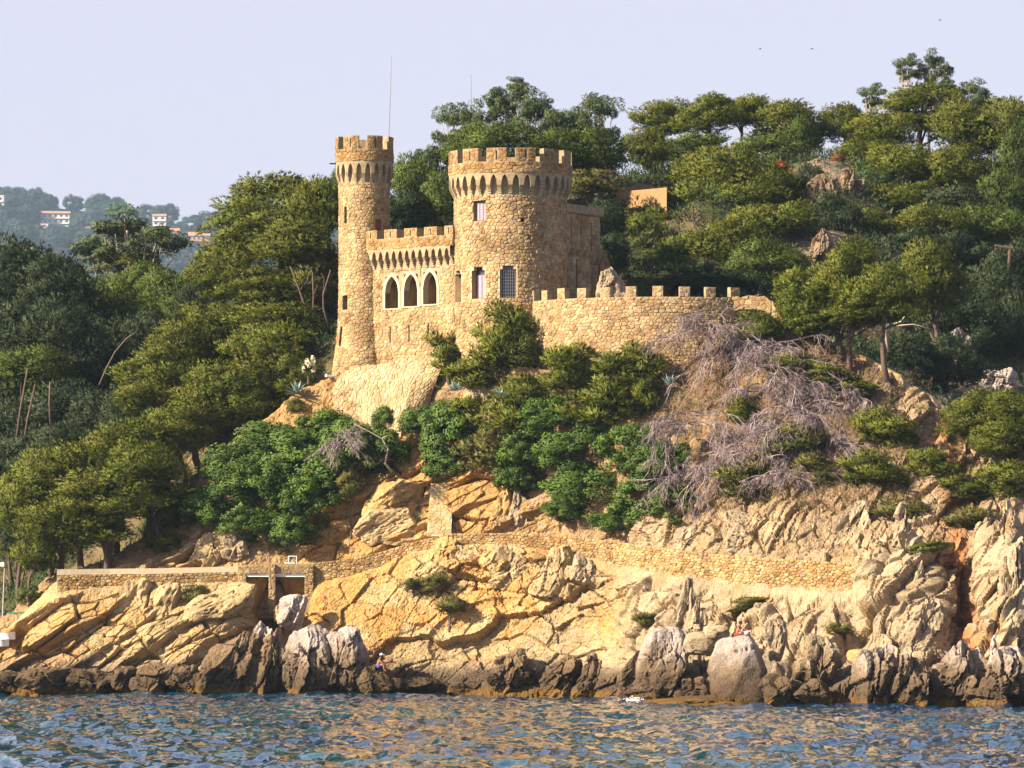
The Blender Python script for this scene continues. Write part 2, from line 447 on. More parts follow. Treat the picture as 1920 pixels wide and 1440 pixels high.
# splash zone: grey-brown lichen band, then golden weed at the waterline
zz = base_T[2] + d * .3
C = mixc(C, one * pal(.36, .32, .28), (1 - sstep(1.4, 3.0, zz + n2 * 1.2)) * .8)
C = mixc(C, one * pal(.09, .065, .048), (1 - sstep(1.0, 2.6, zz + n2 * .9)) * .85)
C = mixc(C, one * pal(.20, .115, .025), (1 - sstep(.1, .55, zz + n3 * .3)) * .9)
C = np.clip(C * (1 + .18 * n3[..., None]), .01, .9)

def grid_faces(nr, nc):
    a = (np.arange(nr - 1)[:, None] * nc + np.arange(nc - 1)[None, :]).ravel()
    return np.stack([a, a + 1, a + nc + 1, a + nc], 1)
cliff = link('cliff_terrain', npmesh('cliff_terrain', np.stack([TX, TY, TZ], -1), grid_faces(NR, NX), M['rock'], C.reshape(-1, 3)), kind='structure')

# ------------------------------------------------------------------ hillside behind the castle
HP = [-400, -200, 0, 150, 300, 420, 540, 640, 760, 900, 1050, 1150, 1300, 1450, 1600, 1750, 1920, 2100, 2400]
HROW = {
 340: [-3] * 19,
 358: [-3, -3, -3, -1, 1, 3, 4, 5, 5, 8, 10, 13, 17, 20, 21, 17, 12, 11, 11],
 370: [-1, -1, 1, 4, 9, 13, 16, 20, 22, 24, 25, 25.5, 26, 26, 24, 20, 17, 15, 15],
 380: [2, 2, 5, 9, 14, 20, 24, 26, 27, 28, 29, 29, 29.5, 29, 27, 23, 20, 18, 17],
 395: [7, 8, 11, 14, 19, 25, 29, 31, 33, 34, 36, 36.5, 37, 36, 34, 31, 29, 27, 25],
 415: [11, 12, 17, 17, 19, 26, 32, 35, 37, 38, 40, 41, 42, 42, 41, 39, 38, 37, 36],
 440: [12, 14, 18, 18, 18, 24, 29, 33, 36, 37, 38, 39, 41, 42, 43.5, 44.5, 43, 42, 40],
 480: [10, 12, 14, 15, 15, 20, 24, 28, 32, 34, 35, 36, 37, 38, 39, 41, 41, 40, 38],
 600: [6, 6, 6, 6, 6, 8, 10, 12, 16, 18, 20, 22, 24, 26, 26, 26, 26, 26, 26],
 1050: [4, 4, 4, 4, 4, 4, 5, 6, 8, 8, 8, 8, 8, 8, 8, 8, 8, 8, 8]}
HYs = sorted(HROW)
def hill_z(px, Y):
    vals = np.stack([np.interp(px, HP, HROW[y]) for y in HYs], 0)
    k = np.clip(np.searchsorted(HYs, Y) - 1, 0, len(HYs) - 2)
    ya = np.array(HYs, float)
    t = np.clip((Y - ya[k]) / (ya[k + 1] - ya[k]), 0, 1)
    ii = np.arange(len(px))
    return vals[k, ii] * (1 - t) + vals[k + 1, ii] * t
hpx = np.linspace(-400, 2400, 230)
hYY = np.concatenate([np.linspace(340, 450, 120), np.linspace(453, 1050, 60)])
GP, GY = np.meshgrid(hpx, hYY)
GZ = hill_z(GP.ravel(), GY.ravel()).reshape(GP.shape)
GX = (GP - 960) * GY / FOC
GZ = GZ + fbm(GX * .12, GY * .12, GX * 0, 4, 81) * 1.3 + np.abs(fbm(GX * .5, GY * .5, GX * 0, 3, 82)) * .5
crestY = np.interp(GP, pxs, hY) + 2.2
GZ = np.where(GY < crestY, -4.0, GZ)
Gc = np.ones(GX.shape + (3,)) * pal(.20, .16, .09)
gn = fbm(GX * .3, GY * .3, GX * 0, 3, 84)
Gc = mixc(Gc, np.ones(GX.shape + (3,)) * pal(.07, .085, .03), sstep(-.3, .2, gn))
outc = np.exp(-((GP - 1555) / 45) ** 2) * sstep(385, 390, GY) * (1 - sstep(425, 432, GY))
outc = np.maximum(outc, sstep(1640, 1740, GP) * sstep(352, 356, GY) * (1 - sstep(380, 386, GY)))
GZ = GZ + outc * (.3 + .8 * np.abs(fbm(GX * .6, GY * .6, GX * 0, 4, 86)))
Gc = mixc(Gc, np.ones(GX.shape + (3,)) * pal(.36, .29, .23), outc * .9)
hillside = link('hillside_terrain', npmesh('hillside_terrain', np.stack([GX, GY, GZ], -1), grid_faces(*GX.shape), M['soil'], Gc.reshape(-1, 3)), kind='structure')

# wooded headland, unseen, added and shaped off frame to shade the low wood
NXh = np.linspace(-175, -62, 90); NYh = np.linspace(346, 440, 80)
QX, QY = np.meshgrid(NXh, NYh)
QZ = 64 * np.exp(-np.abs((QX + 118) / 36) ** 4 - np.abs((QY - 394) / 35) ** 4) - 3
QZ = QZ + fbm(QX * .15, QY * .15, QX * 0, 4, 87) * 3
shadehill = link('shadehill_terrain', npmesh('shadehill_terrain', np.stack([QX, QY, QZ], -1), grid_faces(*QX.shape), M['soil'], np.ones((QX.size, 3)) * pal(.12, .12, .06)), kind='structure')

# far ridge across the bay
fpx = np.linspace(-1900, 3900, 200); fYY = np.concatenate([np.linspace(1040, 6700, 150), np.linspace(6800, 8400, 12)])
FP, FY = np.meshgrid(fpx, fYY)
ridge_py = np.interp(fpx, [-1500, -400, -100, 0, 120, 240, 300, 350, 420, 520, 700, 1000, 2000, 3600], [420, 380, 375, 385, 405, 415, 418, 440, 425, 400, 390, 440, 480, 520])
ridge_py = smooth1(ridge_py, 12)
ridge_z = HC + (YH - ridge_py) * 6000 / FOC
prof = np.interp(fYY, [1040, 3000, 4000, 5000, 6000, 6500, 7300, 8400], [0.01, .10, .34, .70, 1.0, .97, .7, .3])
FZ = prof[:, None] * ridge_z[None, :] + 3
FX = (FP - 960) * FY / FOC
FZ = FZ + fbm(FX * .0036, FY * .0036, FX * 0, 4, 91) * 22 * (prof[:, None])
Fc = np.ones(FX.shape + (3,)) * pal(.015, .034, .028)  # ground tinted blue-green, distance haze put into the colour
Fc = mixc(Fc, np.ones(FX.shape + (3,)) * pal(.22, .18, .11), sstep(.25, .5, fbm(FX * .03, FY * .03, FX * 0, 3, 92)) * .25)
farhill = link('far_hills', npmesh('far_hills', np.stack([FX, FY, FZ], -1), grid_faces(*FX.shape), M['soil'], Fc.reshape(-1, 3)), kind='structure')

def bvh_of(X, Y, Z, st):
    r = list(range(0, X.shape[0], st)); c = list(range(0, X.shape[1], st))
    V = np.stack([X, Y, Z], -1)[np.ix_(r, c)]
    F = grid_faces(len(r), len(c))
    return BVHTree.FromPolygons([tuple(v) for v in V.reshape(-1, 3).tolist()], [tuple(f) for f in F.tolist()])
BV_CLIFF = bvh_of(TX, TY, TZ, 3); BV_HILL = bvh_of(GX, GY, GZ, 1); BV_FAR = bvh_of(FX, FY, FZ, 1); BV_SHADEHILL = bvh_of(QX, QY, QZ, 1)
def ground(x, y):
    best = None
    for b in (BV_CLIFF, BV_HILL):
        h = b.ray_cast(Vector((x, y, 200)), Vector((0, 0, -1)))
        if h[0] is not None and (best is None or h[0].z > best): best = h[0].z
    return 0.0 if best is None else best
def sight(px, py, bv=None):
    """point on the cliff where the line of sight through a photo pixel lands (for seating rocks and plants)"""
    o = Vector((0, 0, HC)); q = W(px, py, 300) - o
    best = None
    for b in ((bv,) if bv else (BV_CLIFF, BV_HILL)):
        h = b.ray_cast(o, q.normalized())
        if h[0] is not None and (best is None or h[0].y < best.y): best = h[0]
    return best

# ------------------------------------------------------------------ water
def graded(lo, hi, a, b, n, m):
    """dense samples a..b, growing steps out to lo / hi"""
    core = np.linspace(a, b, n); t = np.linspace(0, 1, m + 1)[1:] ** 3
    return np.concatenate([(a + (lo - a) * t)[::-1], core, b + (hi - b) * t])
wx = graded(-5600, 5600, -40, 40, 330, 22); wy = graded(-500, 8300, 205, 362, 370, 18)
WX, WY = np.meshgrid(wx, wy)
near = ((WX > -42) & (WX < 42) & (WY > 200) & (WY < 364)).astype(float)
WZ = (fbm(WX * .12, WY * .06, WX * 0, 2, 101) * .2 + fbm(WX * .55 + .12 * WY, WY * .16, WX * 0, 2, 102) * .22 + fbm(WX * 1.45, WY * .46, WX * 0, 2, 103) * .20) * near
mw, N, L, P = newmat('sea_water')
P.inputs['Base Color'].default_value = (.004, .045, .075, 1)
P.inputs['Roughness'].default_value = .04; P.inputs['IOR'].default_value = 1.33
geo = N.new('ShaderNodeNewGeometry')
mp = N.new('ShaderNodeMapping'); mp.inputs['Scale'].default_value = (.62, .16, 1.0); L.new(geo.outputs['Position'], mp.inputs['Vector'])
nz = N.new('ShaderNodeTexNoise'); nz.inputs['Scale'].default_value = 1.9; nz.inputs['Detail'].default_value = 5; nz.inputs['Roughness'].default_value = .62
L.new(mp.outputs[0], nz.inputs['Vector'])
# slopes of the small waves, as a tilt of the surface normal
sb_ = N.new('ShaderNodeVectorMath'); sb_.operation = 'SUBTRACT'; sb_.inputs[1].default_value = (.5, .5, .5); L.new(nz.outputs['Color'], sb_.inputs[0])
ml_ = N.new('ShaderNodeVectorMath'); ml_.operation = 'MULTIPLY'; ml_.inputs[1].default_value = (.22, .9, 0); L.new(sb_.outputs[0], ml_.inputs[0])
ad_ = N.new('ShaderNodeVectorMath'); ad_.operation = 'ADD'; L.new(ml_.outputs[0], ad_.inputs[0]); L.new(geo.outputs['Normal'], ad_.inputs[1])
no_ = N.new('ShaderNodeVectorMath'); no_.operation = 'NORMALIZE'; L.new(ad_.outputs[0], no_.inputs[0]); L.new(no_.outputs[0], P.inputs['Normal'])
nb2 = N.new('ShaderNodeTexNoise'); nb2.inputs['Scale'].default_value = .07; L.new(geo.outputs['Position'], nb2.inputs['Vector'])
crw = N.new('ShaderNodeValToRGB'); crw.color_ramp.elements[0].position = .4; crw.color_ramp.elements[1].position = .62
crw.color_ramp.elements[0].color = (.002, .028, .085, 1); crw.color_ramp.elements[1].color = (.004, .05, .08, 1)
L.new(nb2.outputs['Fac'], crw.inputs[0]); L.new(crw.outputs[0], P.inputs['Base Color'])
water = link('sea_water', npmesh('sea_water', np.stack([WX, WY, WZ], -1), grid_faces(*WX.shape), mw, smooth=True), kind='structure')

# ------------------------------------------------------------------ summer haze over the bay
mh, N, L, P = newmat('haze'); N.remove(P)
pv = N.new('ShaderNodeVolumePrincipled'); pv.inputs['Color'].default_value = (.50, .72, 1.0, 1); pv.inputs['Density'].default_value = .000042; pv.inputs['Anisotropy'].default_value = 0.0
L.new(pv.outputs[0], N['Material Output'].inputs['Volume'])
hb = MB(); hb.box(-6200, 6200, -650, 8700, -6, 590)
haze = link('haze', hb.mesh('haze', mh), kind='stuff')
# ------------------------------------------------------------------ masonry: surfaces, walls with openings, fitted stones
def cyl(cx, cy, Rf):
    """surface of a round wall: u = metres round from the side facing the sea, v = height, d = outwards"""
    R0 = Rf(1e9) if callable(Rf) else Rf
    def S(u, v, d=0.0):
        R_ = (Rf(v) if callable(Rf) else Rf) + d; a = u / R0
        return Vector((cx + R_ * math.sin(a), cy - R_ * math.cos(a), v))
    return S
def flatwall(p0, p1):
    p0 = Vector(p0); p1 = Vector(p1); t = (p1 - p0); ln = math.hypot(t.x, t.y); t = Vector((t.x / ln, t.y / ln, 0)); n = Vector((t.y, -t.x, 0))
    def S(u, v, d=0.0): return Vector((p0.x + t.x * u + n.x * d, p0.y + t.y * u + n.y * d, v))
    S.length = ln; return S
def polywall(pts, tops):
    """wall along a polyline on the ground; v is measured down from its sloping top"""
    P = [Vector((p[0], p[1], 0)) for p in pts]
    acc = [0.0]
    for a, b in zip(P, P[1:]): acc.append(acc[-1] + (b - a).length)
    xs = [p.x for p in P]; ys = [p.y for p in P]
    def S(u, v, d=0.0):
        x = float(np.interp(u, acc, xs)); y = float(np.interp(u, acc, ys)); z = float(np.interp(u, acc, tops))
        x2 = float(np.interp(u + .3, acc, xs)); y2 = float(np.interp(u + .3, acc, ys)); x1 = float(np.interp(u - .3, acc, xs)); y1 = float(np.interp(u - .3, acc, ys))
        tx, ty = x2 - x1, y2 - y1; l = math.hypot(tx, ty) or 1
        return Vector((x + ty / l * d, y - tx / l * d, z + v))
    S.length = acc[-1]; S.acc = acc; return S

def inhole(u, v, holes):
    for h in holes:
        if h[0] < u < h[1] and h[2] < v < h[3]: return h
    return None

def wall(mb, S, u0, u1, v0, v1, holes=(), du=.5, dv=3.0, depth=.6, d=0.0, col=(1, 1, 1), reveal=None):
    us = set(np.linspace(u0, u1, max(2, int((u1 - u0) / du) + 1)).tolist()); vs = set(np.linspace(v0, v1, max(2, int((v1 - v0) / dv) + 1)).tolist())
    for h in holes: us |= {h[0], h[1]}; vs |= {h[2], h[3]}
    us = sorted(u for u in us if u0 - 1e-6 <= u <= u1 + 1e-6); vs = sorted(v for v in vs if v0 - 1e-6 <= v <= v1 + 1e-6)
    for a, b in zip(us, us[1:]):
        if b - a < 1e-5: continue
        for c, e in zip(vs, vs[1:]):
            if e - c < 1e-5 or inhole((a + b) / 2, (c + e) / 2, holes): continue
            mb.quad(S(a, c, d), S(b, c, d), S(b, e, d), S(a, e, d), col)
    for h in holes:
        a, b, c, e = h[:4]; dp = h[4] if len(h) > 4 else depth
        r = MB() if reveal is not None else mb
        if reveal is not None: reveal.append(r)
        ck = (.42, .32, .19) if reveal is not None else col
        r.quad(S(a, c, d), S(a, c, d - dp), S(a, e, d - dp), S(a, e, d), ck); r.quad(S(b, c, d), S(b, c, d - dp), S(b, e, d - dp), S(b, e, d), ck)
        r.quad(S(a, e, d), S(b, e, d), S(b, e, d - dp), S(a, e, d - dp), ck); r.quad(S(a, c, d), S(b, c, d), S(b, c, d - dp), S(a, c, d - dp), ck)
        r.quad(S(a, c, d - dp), S(b, c, d - dp), S(b, e, d - dp), S(a, e, d - dp), (.12, .09, .07))  # back of each opening coloured dark for the unlit room behind

def clip(poly, nx, ny, c):
    out = []
    n = len(poly)
    for i in range(n):
        p = poly[i]; q = poly[(i + 1) % n]
        dp = p[0] * nx + p[1] * ny - c; dq = q[0] * nx + q[1] * ny - c
        if dp <= 0: out.append(p)
        if (dp < 0 < dq) or (dq < 0 < dp):
            t = dp / (dp - dq); out.append((p[0] + (q[0] - p[0]) * t, p[1] + (q[1] - p[1]) * t))
    return out

STONE_PAL = [(.56, .45, .28), (.54, .41, .24), (.50, .35, .20), (.58, .49, .33), (.48, .37, .22), (.53, .44, .30), (.42, .27, .16), (.60, .50, .33), (.50, .36, .26), (.44, .36, .26), (.55, .41, .23), (.56, .46, .28)]
def stones(S, u0, u1, v0, v1, a, b, holes=(), seed=1, pal_=STONE_PAL, proud=.05, gap=.013, d=0.0, jit=.42, keep=None, shade=(1, 1, 1)):
    """fitted stones of about a x b metres: returns [(verts, faces, colour, seen size)]"""
    rg = random.Random(seed)
    nu = max(1, int(round((u1 - u0) / a))); nv = max(1, int(round((v1 - v0) / b)))
    a = (u1 - u0) / nu; b = (v1 - v0) / nv
    pts = {}
    for i in range(-2, nu + 2):
        for j in range(-2, nv + 2):
            sh = .5 if j % 2 else 0
            pts[i, j] = (u0 + (i + .5 + sh + rg.uniform(-jit, jit)) * a, v0 + (j + .5 + rg.uniform(-jit, jit)) * b, rg.uniform(-.25, .25))
    res = []
    for i in range(-1, nu + 1):
        for j in range(0, nv):
            cu, cv, w0 = pts[i, j]
            if not (u0 <= cu <= u1 and v0 <= cv <= v1) or inhole(cu, cv, holes): continue
            if keep and not keep(cu, cv): continue
            poly = [(max(u0, cu - 2 * a), max(v0, cv - 2 * b)), (min(u1, cu + 2 * a), max(v0, cv - 2 * b)), (min(u1, cu + 2 * a), min(v1, cv + 2 * b)), (max(u0, cu - 2 * a), min(v1, cv + 2 * b))]
            for di in (-2, -1, 0, 1, 2):
                for dj in (-2, -1, 0, 1, 2):
                    if (di or dj) and (i + di, j + dj) in pts:
                        qu, qv, w1 = pts[i + di, j + dj]
                        nx, ny = (qu - cu) / a / a, (qv - cv) / b / b
                        mu_, mv_ = (qu + cu) / 2, (qv + cv) / 2
                        poly = clip(poly, nx, ny, mu_ * nx + mv_ * ny + (w0 - w1) * .3)
                        if len(poly) < 3: break
                if len(poly) < 3: break
            if len(poly) < 3: continue
            for h in holes:
                if h[0] - a < cu < h[1] + a and h[2] - b < cv < h[3] + b:
                    opts = []
                    if cu <= h[0]: opts.append((h[0] - cu, (1, 0, h[0] - .01)))
                    if cu >= h[1]: opts.append((cu - h[1], (-1, 0, -h[1] - .01)))
                    if cv <= h[2]: opts.append((h[2] - cv, (0, 1, h[2] - .01)))
                    if cv >= h[3]: opts.append((cv - h[3], (0, -1, -h[3] - .01)))
                    if opts: poly = clip(poly, *max(opts)[1])
            if len(poly) < 3: continue
            # drop tiny edges
            pp = []
            for p in poly:
                if not pp or math.hypot(p[0] - pp[-1][0], p[1] - pp[-1][1]) > .02: pp.append(p)
            if len(pp) < 3: continue
            gu = sum(p[0] for p in pp) / len(pp); gv = sum(p[1] for p in pp) / len(pp)
            mr = min(max(math.hypot(p[0] - gu, p[1] - gv) for p in pp), 9)
            if mr < .05: continue
            k1 = max(.3, 1 - gap / mr * 1.3); k2 = max(.2, k1 - .045 / mr - .06)
            pr = proud * rg.uniform(.35, 1.3)
            n = len(pp); V = []
            for (k, dd) in ((k1, -.02), (k1, pr * .55), (k2, pr)):
                for p in pp:
                    V.append(S(gu + (p[0] - gu) * k, gv + (p[1] - gv) * k, d + dd + (rg.uniform(-.012, .012) if dd == pr else 0)))
            V.append(S(gu, gv, d + pr * 1.12))
            F = []
            for q in range(2):
                for m in range(n):
                    F.append((q * n + m, q * n + (m + 1) % n, (q + 1) * n + (m + 1) % n, (q + 1) * n + m))
            for m in range(n): F.append((2 * n + m, 2 * n + (m + 1) % n, 3 * n))
            c = rg.choice(pal_); f = rg.uniform(.82, 1.12)
            nrm_ = (S(gu, gv, 1) - S(gu, gv, 0)); ar = 0
            for m in range(n):
                p, q = pp[m], pp[(m + 1) % n]; ar += p[0] * q[1] - p[1] * q[0]
            res.append((V, F, (c[0] * f * shade[0], c[1] * f * shade[1], c[2] * f * shade[2]), abs(ar) / 2 * max(0, -nrm_.y)))
    return res

def lay_stones(parent, st, own=300, name='stone', rest='small_stones', matl=None):
    matl = matl or M['stone']
    st = sorted(st, key=lambda s: -s[3])
    off = tuple(parent.location) if parent.parent is None else tuple(parent.parent.location)
    for V, F, c, s in st[:own]:
        mb = MB(); mb.add(V, F, c); link(name, mb.mesh(name, matl, off), parent)
    if st[own:]:
        mb = MB()
        for V, F, c, s in st[own:]: mb.add(V, F, c)
        link(rest, mb.mesh(rest, matl, off), parent, 'stuff')

def arch_profile(hw, n=7):
    """pointed arch from springing (-hw,0) over the crown to (hw,0); crown height 1 (scaled by caller)"""
    L_ = []
    Rr = 1.7; c0 = Rr - 1
    top = math.sqrt(Rr * Rr - c0 * c0)
    for i in range(n + 1):
        x = -1 + i / n
        y = math.sqrt(max(0, Rr * Rr - (x - c0) ** 2)) / top
        L_.append((x * hw, y))
    return L_ + [(-x, y) for x, y in L_[-2::-1]]

def machicolation(parent, S, u0, nb, bay, o, vc, vs, va, vt, seed, cw=.36):
    """pointed arches on stepped corbels carrying the parapet"""
    sp = MB()
    for i in range(nb):
        a = u0 + i * bay; c = a + bay / 2; hw = bay * (1 - cw) / 2
        pr = arch_profile(hw, 5)
        pts = [(c + x, vs + y * (va - vs)) for x, y in pr]
        for (p, q) in zip(pts, pts[1:]):
            sp.quad(S(p[0], p[1], o), S(q[0], q[1], o), S(q[0], vt, o), S(p[0], vt, o))
            sp.quad(S(p[0], p[1], o), S(q[0], q[1], o), S(q[0], q[1], -.02), S(p[0], p[1], -.02))
        for (x0, x1) in ((a, c - hw), (c + hw, a + bay)):
            sp.quad(S(x0, vs, o), S(x1, vs, o), S(x1, vt, o), S(x0, vt, o))
    part('arched_frieze', sp, M['mortar'], parent)
    rg = random.Random(seed)
    nst = 5
    for i in range(nb + 1):
        a = u0 + i * bay; w = bay * cw / 2 * 1.0
        cb = MB()
        for j in range(nst):
            z0 = vc + (vs - vc) * j / nst; z1 = vc + (vs - vc) * (j + 1) / nst - .015
            dd = (o + .012) * ((j + 1) / nst) ** .9; f = rg.uniform(.8, 1.05)
            ww = w * (.82 if j % 2 else 1.0)
            k = [S(a - ww, z0 + .03, dd * .82), S(a + ww, z0 + .03, dd * .82), S(a + ww, z0, -.02), S(a - ww, z0, -.02), S(a - ww, z1, dd), S(a + ww, z1, dd), S(a + ww, z1, -.02), S(a - ww, z1, -.02)]
            cb.hexa(k, (.62 * f, .54 * f, .42 * f))
        part('corbel', cb, M['stone'], parent)

def battlement(parent, S, u0, u1, o, th, vt, vg, vm, pitch, frac, seed, slit=True, closed=False, a=.34, b=.25, phase=0.0):
    """parapet wall from vt to vg with merlons up to vm"""
    mb = MB()
    wall(mb, S, u0, u1, vt, vg, d=o, du=.4)
    wall(mb, S, u0, u1, vt, vg, d=o - th, du=.4)
    n = max(2, int((u1 - u0) / .4))
    us = np.linspace(u0, u1, n + 1)
    for p, q in zip(us, us[1:]): mb.quad(S(p, vg, o), S(q, vg, o), S(q, vg, o - th), S(p, vg, o - th))
    if not closed:
        for u in (u0, u1): mb.quad(S(u, vt, o), S(u, vg, o), S(u, vg, o - th), S(u, vt, o - th))
    part('parapet', mb, M['mortar'], parent)
    st = stones(S, u0, u1, vt, vg, a, b, seed=seed, d=o, shade=(.88, .78, .66))
    nm = int(round((u1 - u0) / pitch)) if closed else int((u1 - u0 - phase + .01) / pitch) + 1
    for i in range(nm):
        m0 = u0 + phase + i * pitch; m1 = m0 + pitch * frac
        if m1 > u1 + .01 and not closed: m1 = u1
        if m1 - m0 < .2: continue
        me = MB(); mid = (m0 + m1) / 2
        segs = [(m0, m1)] if not slit else [(m0, mid - .05), (mid + .05, m1)]
        for (s0, s1) in segs:
            us = np.linspace(s0, s1, max(2, int((s1 - s0) / .35) + 1))
            for p, q in zip(us, us[1:]):
                me.hexa([S(p, vg, o), S(q, vg, o), S(q, vg, o - th), S(p, vg, o - th), S(p, vm, o), S(q, vm, o), S(q, vm, o - th), S(p, vm, o - th)])
        if slit:
            p, q = mid - .05, mid + .05
            zs = vg + (vm - vg) * .12; zt = vg + (vm - vg) * .8
            me.hexa([S(p, vg, o - .003), S(q, vg, o - .003), S(q, vg, o - th), S(p, vg, o - th), S(p, zs, o - .003), S(q, zs, o - .003), S(q, zs, o - th), S(p, zs, o - th)])
            me.hexa([S(p, zt, o - .003), S(q, zt, o - .003), S(q, zt, o - th), S(p, zt, o - th), S(p, vm, o - .003), S(q, vm, o - .003), S(q, vm, o - th), S(p, vm, o - th)])
            me.hexa([S(p, zs, o - th + .1), S(q, zs, o - th + .1), S(q, zs, o - th), S(p, zs, o - th), S(p, zt, o - th + .1), S(q, zt, o - th + .1), S(q, zt, o - th), S(p, zt, o - th)])
        mo = part('merlon', me, M['mortar'], parent)
        for (s0, s1) in segs:
            st2 = stones(S, s0 + .01, s1 - .01, vg + .01, vm - .01, a, b, seed=seed + 7 * i + int(s0 * 10), d=o, proud=.03, shade=(.88, .78, .66))
            # end faces get their own course of stones
            if st2:
                mb2 = MB()
                for V, F, c, s in st2: mb2.add(V, F, c)
                link('facing_stones', mb2.mesh('facing_stones', M['stone'], tuple(parent.location)), mo, 'stuff')
    return st

def window(parent, S, a, b, c, e, inset, panes=2, matp='curtain', frame='wood', head=.0):
    """frame with panes set back in an opening"""
    fr = MB(); fw = .07
    def bar(x0, x1, z0, z1, dd=.05): fr.hexa([S(x0, z0, -inset), S(x1, z0, -inset), S(x1, z0, -inset - dd), S(x0, z0, -inset - dd), S(x0, z1, -inset), S(x1, z1, -inset), S(x1, z1, -inset - dd), S(x0, z1, -inset - dd)])
    bar(a, a + fw, c, e); bar(b - fw, b, c, e); bar(a + fw, b - fw, c, c + fw); bar(a + fw, b - fw, e - fw, e)
    zt = e - head
    if head: bar(a + fw, b - fw, zt - fw, zt)
    wn_ = part('window', fr, M[frame], parent)
    w = (b - a - 2 * fw - (panes - 1) * fw) / panes
    off = tuple(parent.location)
    for i in range(panes):
        x0 = a + fw + i * (w + fw); x1 = x0 + w
        if i: bar_ = MB()
        pn = MB(); dd = .025
        z0, z1 = c + fw, (zt - fw if head else e - fw)
        pn.hexa([S(x0, z0, -inset - .015), S(x1, z0, -inset - .015), S(x1, z0, -inset - .03), S(x0, z0, -inset - .03), S(x0, z1, -inset - .015), S(x1, z1, -inset - .015), S(x1, z1, -inset - .03), S(x0, z1, -inset - .03)])
        link('pane', pn.mesh('pane', M[matp], off), wn_)
        if i < panes - 1:
            ml = MB()
            ml.hexa([S(x1, z0, -inset), S(x1 + fw, z0, -inset), S(x1 + fw, z0, -inset - .05), S(x1, z0, -inset - .05), S(x1, z1, -inset), S(x1 + fw, z1, -inset), S(x1 + fw, z1, -inset - .05), S(x1, z1, -inset - .05)])
            link('mullion', ml.mesh('mullion', M[frame], off), wn_)
    if head:
        pn = MB(); x0, x1, z0, z1 = a + fw, b - fw, zt, e - fw
        pn.hexa([S(x0, z0, -inset - .015), S(x1, z0, -inset - .015), S(x1, z0, -inset - .03), S(x0, z0, -inset - .03), S(x0, z1, -inset - .015), S(x1, z1, -inset - .015), S(x1, z1, -inset - .03), S(x0, z1, -inset - .03)])
        link('fanlight', pn.mesh('fanlight', M['glass'], off), wn_)
    return wn_
def grille(parent, S, a, b, c, e, inset, nx, nz, t=.022):
    g = MB()
    def bar(x0, x1, z0, z1): g.hexa([S(x0, z0, -inset), S(x1, z0, -inset), S(x1, z0, -inset - .02), S(x0, z0, -inset - .02), S(x0, z1, -inset), S(x1, z1, -inset), S(x1, z1, -inset - .02), S(x0, z1, -inset - .02)])
    for i in range(nx): x = a + (b - a) * (i + .5) / nx; bar(x - t, x + t, c, e)
    for j in range(nz): z = c + (e - c) * (j + .5) / nz; bar(a, b, z - t * .8, z + t * .8)
    part('iron_grille', g, M['steel'], parent)
def pinnacle_head(parent, S, a, b, z0, z1, d=.02):
    """pale shouldered lintel over an opening: two corner blocks"""
    q = (b - a) * .16
    for (x0, x1) in ((a, a + q), (b - q, b)):
        k = MB(); k.hexa([S(x0, z0, d), S(x1, z0, d), S(x1, z0, -.3), S(x0, z0, -.3), S(x0, z1, d), S(x1, z1, d), S(x1, z1, -.3), S(x0, z1, -.3)])
        part('shoulder_stone', k, M['trim'], parent)
def surround(parent, S, a, b, c, e, w=.12, d=.05):
    s = MB()
    def bar(x0, x1, z0, z1): s.hexa([S(x0, z0, d), S(x1, z0, d), S(x1, z0, -.25), S(x0, z0, -.25), S(x0, z1, d), S(x1, z1, d), S(x1, z1, -.25), S(x0, z1, -.25)])
    bar(a - w, a - .004, c, e); bar(b + .004, b + w, c, e); bar(a - w, b + w, e + .003, e + w)
    part('surround', s, M['trim'], parent)

# ------------------------------------------------------------------ great round tower
KC = W(957, 700, 370); KR = 4.06
KZ = lambda py: HC + (YH - py) * 366 / FOC
keep = thing('round_tower', 'broad round stone tower with battlements, arched corbel frieze and tall windows', 'tower', (KC.x, KC.y, 25.0))
SK = cyl(KC.x, KC.y, KR)
zb = 20.0; zc, zs, za, zt, zg, zm = KZ(367), KZ(347), KZ(327.5), KZ(324), KZ(303), KZ(277.5)
def ka(px): return KR * math.asin(max(-1, min(1, (px - 957) / 104.5)))
kh = [(ka(888), ka(911), KZ(413), KZ(375), .8), (ka(853.5), ka(866.5), KZ(563), KZ(504), .9), (ka(885.5), ka(910), KZ(559), KZ(500), .9), (ka(937.5), ka(968), KZ(558.5), KZ(499), .9),
      (ka(977), ka(983), KZ(416), KZ(409), .4)]
mb = MB(); rv = []
wall(mb, SK, -KR * math.pi, KR * math.pi, zb, zt + .1, kh, du=.4, reveal=rv)
part('tower_wall', mb, M['mortar'], keep); [part('opening_reveal', r_, M['stone'], keep) for r_ in rv]
stk = stones(SK, -KR * 1.75, KR * 1.75, zb + 2, zc + .1, .31, .25, kh, seed=5, proud=.07)
o = KR * 0 + .42; bay = 2 * math.pi * KR / 34
machicolation(keep, SK, -KR * math.pi, 34, bay, o, zc, zs, za, zt, 3)
stk += stones(SK, -KR * 1.75, KR * 1.75, za + .02, zt + .35, .4, .3, seed=6, d=o, proud=.03)[:0]
pt = 2 * math.pi * KR / 13
stk += battlement(keep, SK, -KR * math.pi - pt * .32, KR * math.pi - pt * .32, o, .55, zt, zg, zm, pt, .69, 60, closed=True)
mb = MB(); n = 40
ring = [SK(KR * 2 * math.pi * i / n, zg - 1.0, o - .5) for i in range(n)]
mb.add(ring, [tuple(range(n))]); part('roof_deck', mb, M['mortar'], keep)
lay_stones(keep, stk)
a, b, c, e, _ = kh[0]; window(keep, SK, a, b, c, e, .28, 3, 'curtain', 'wood')
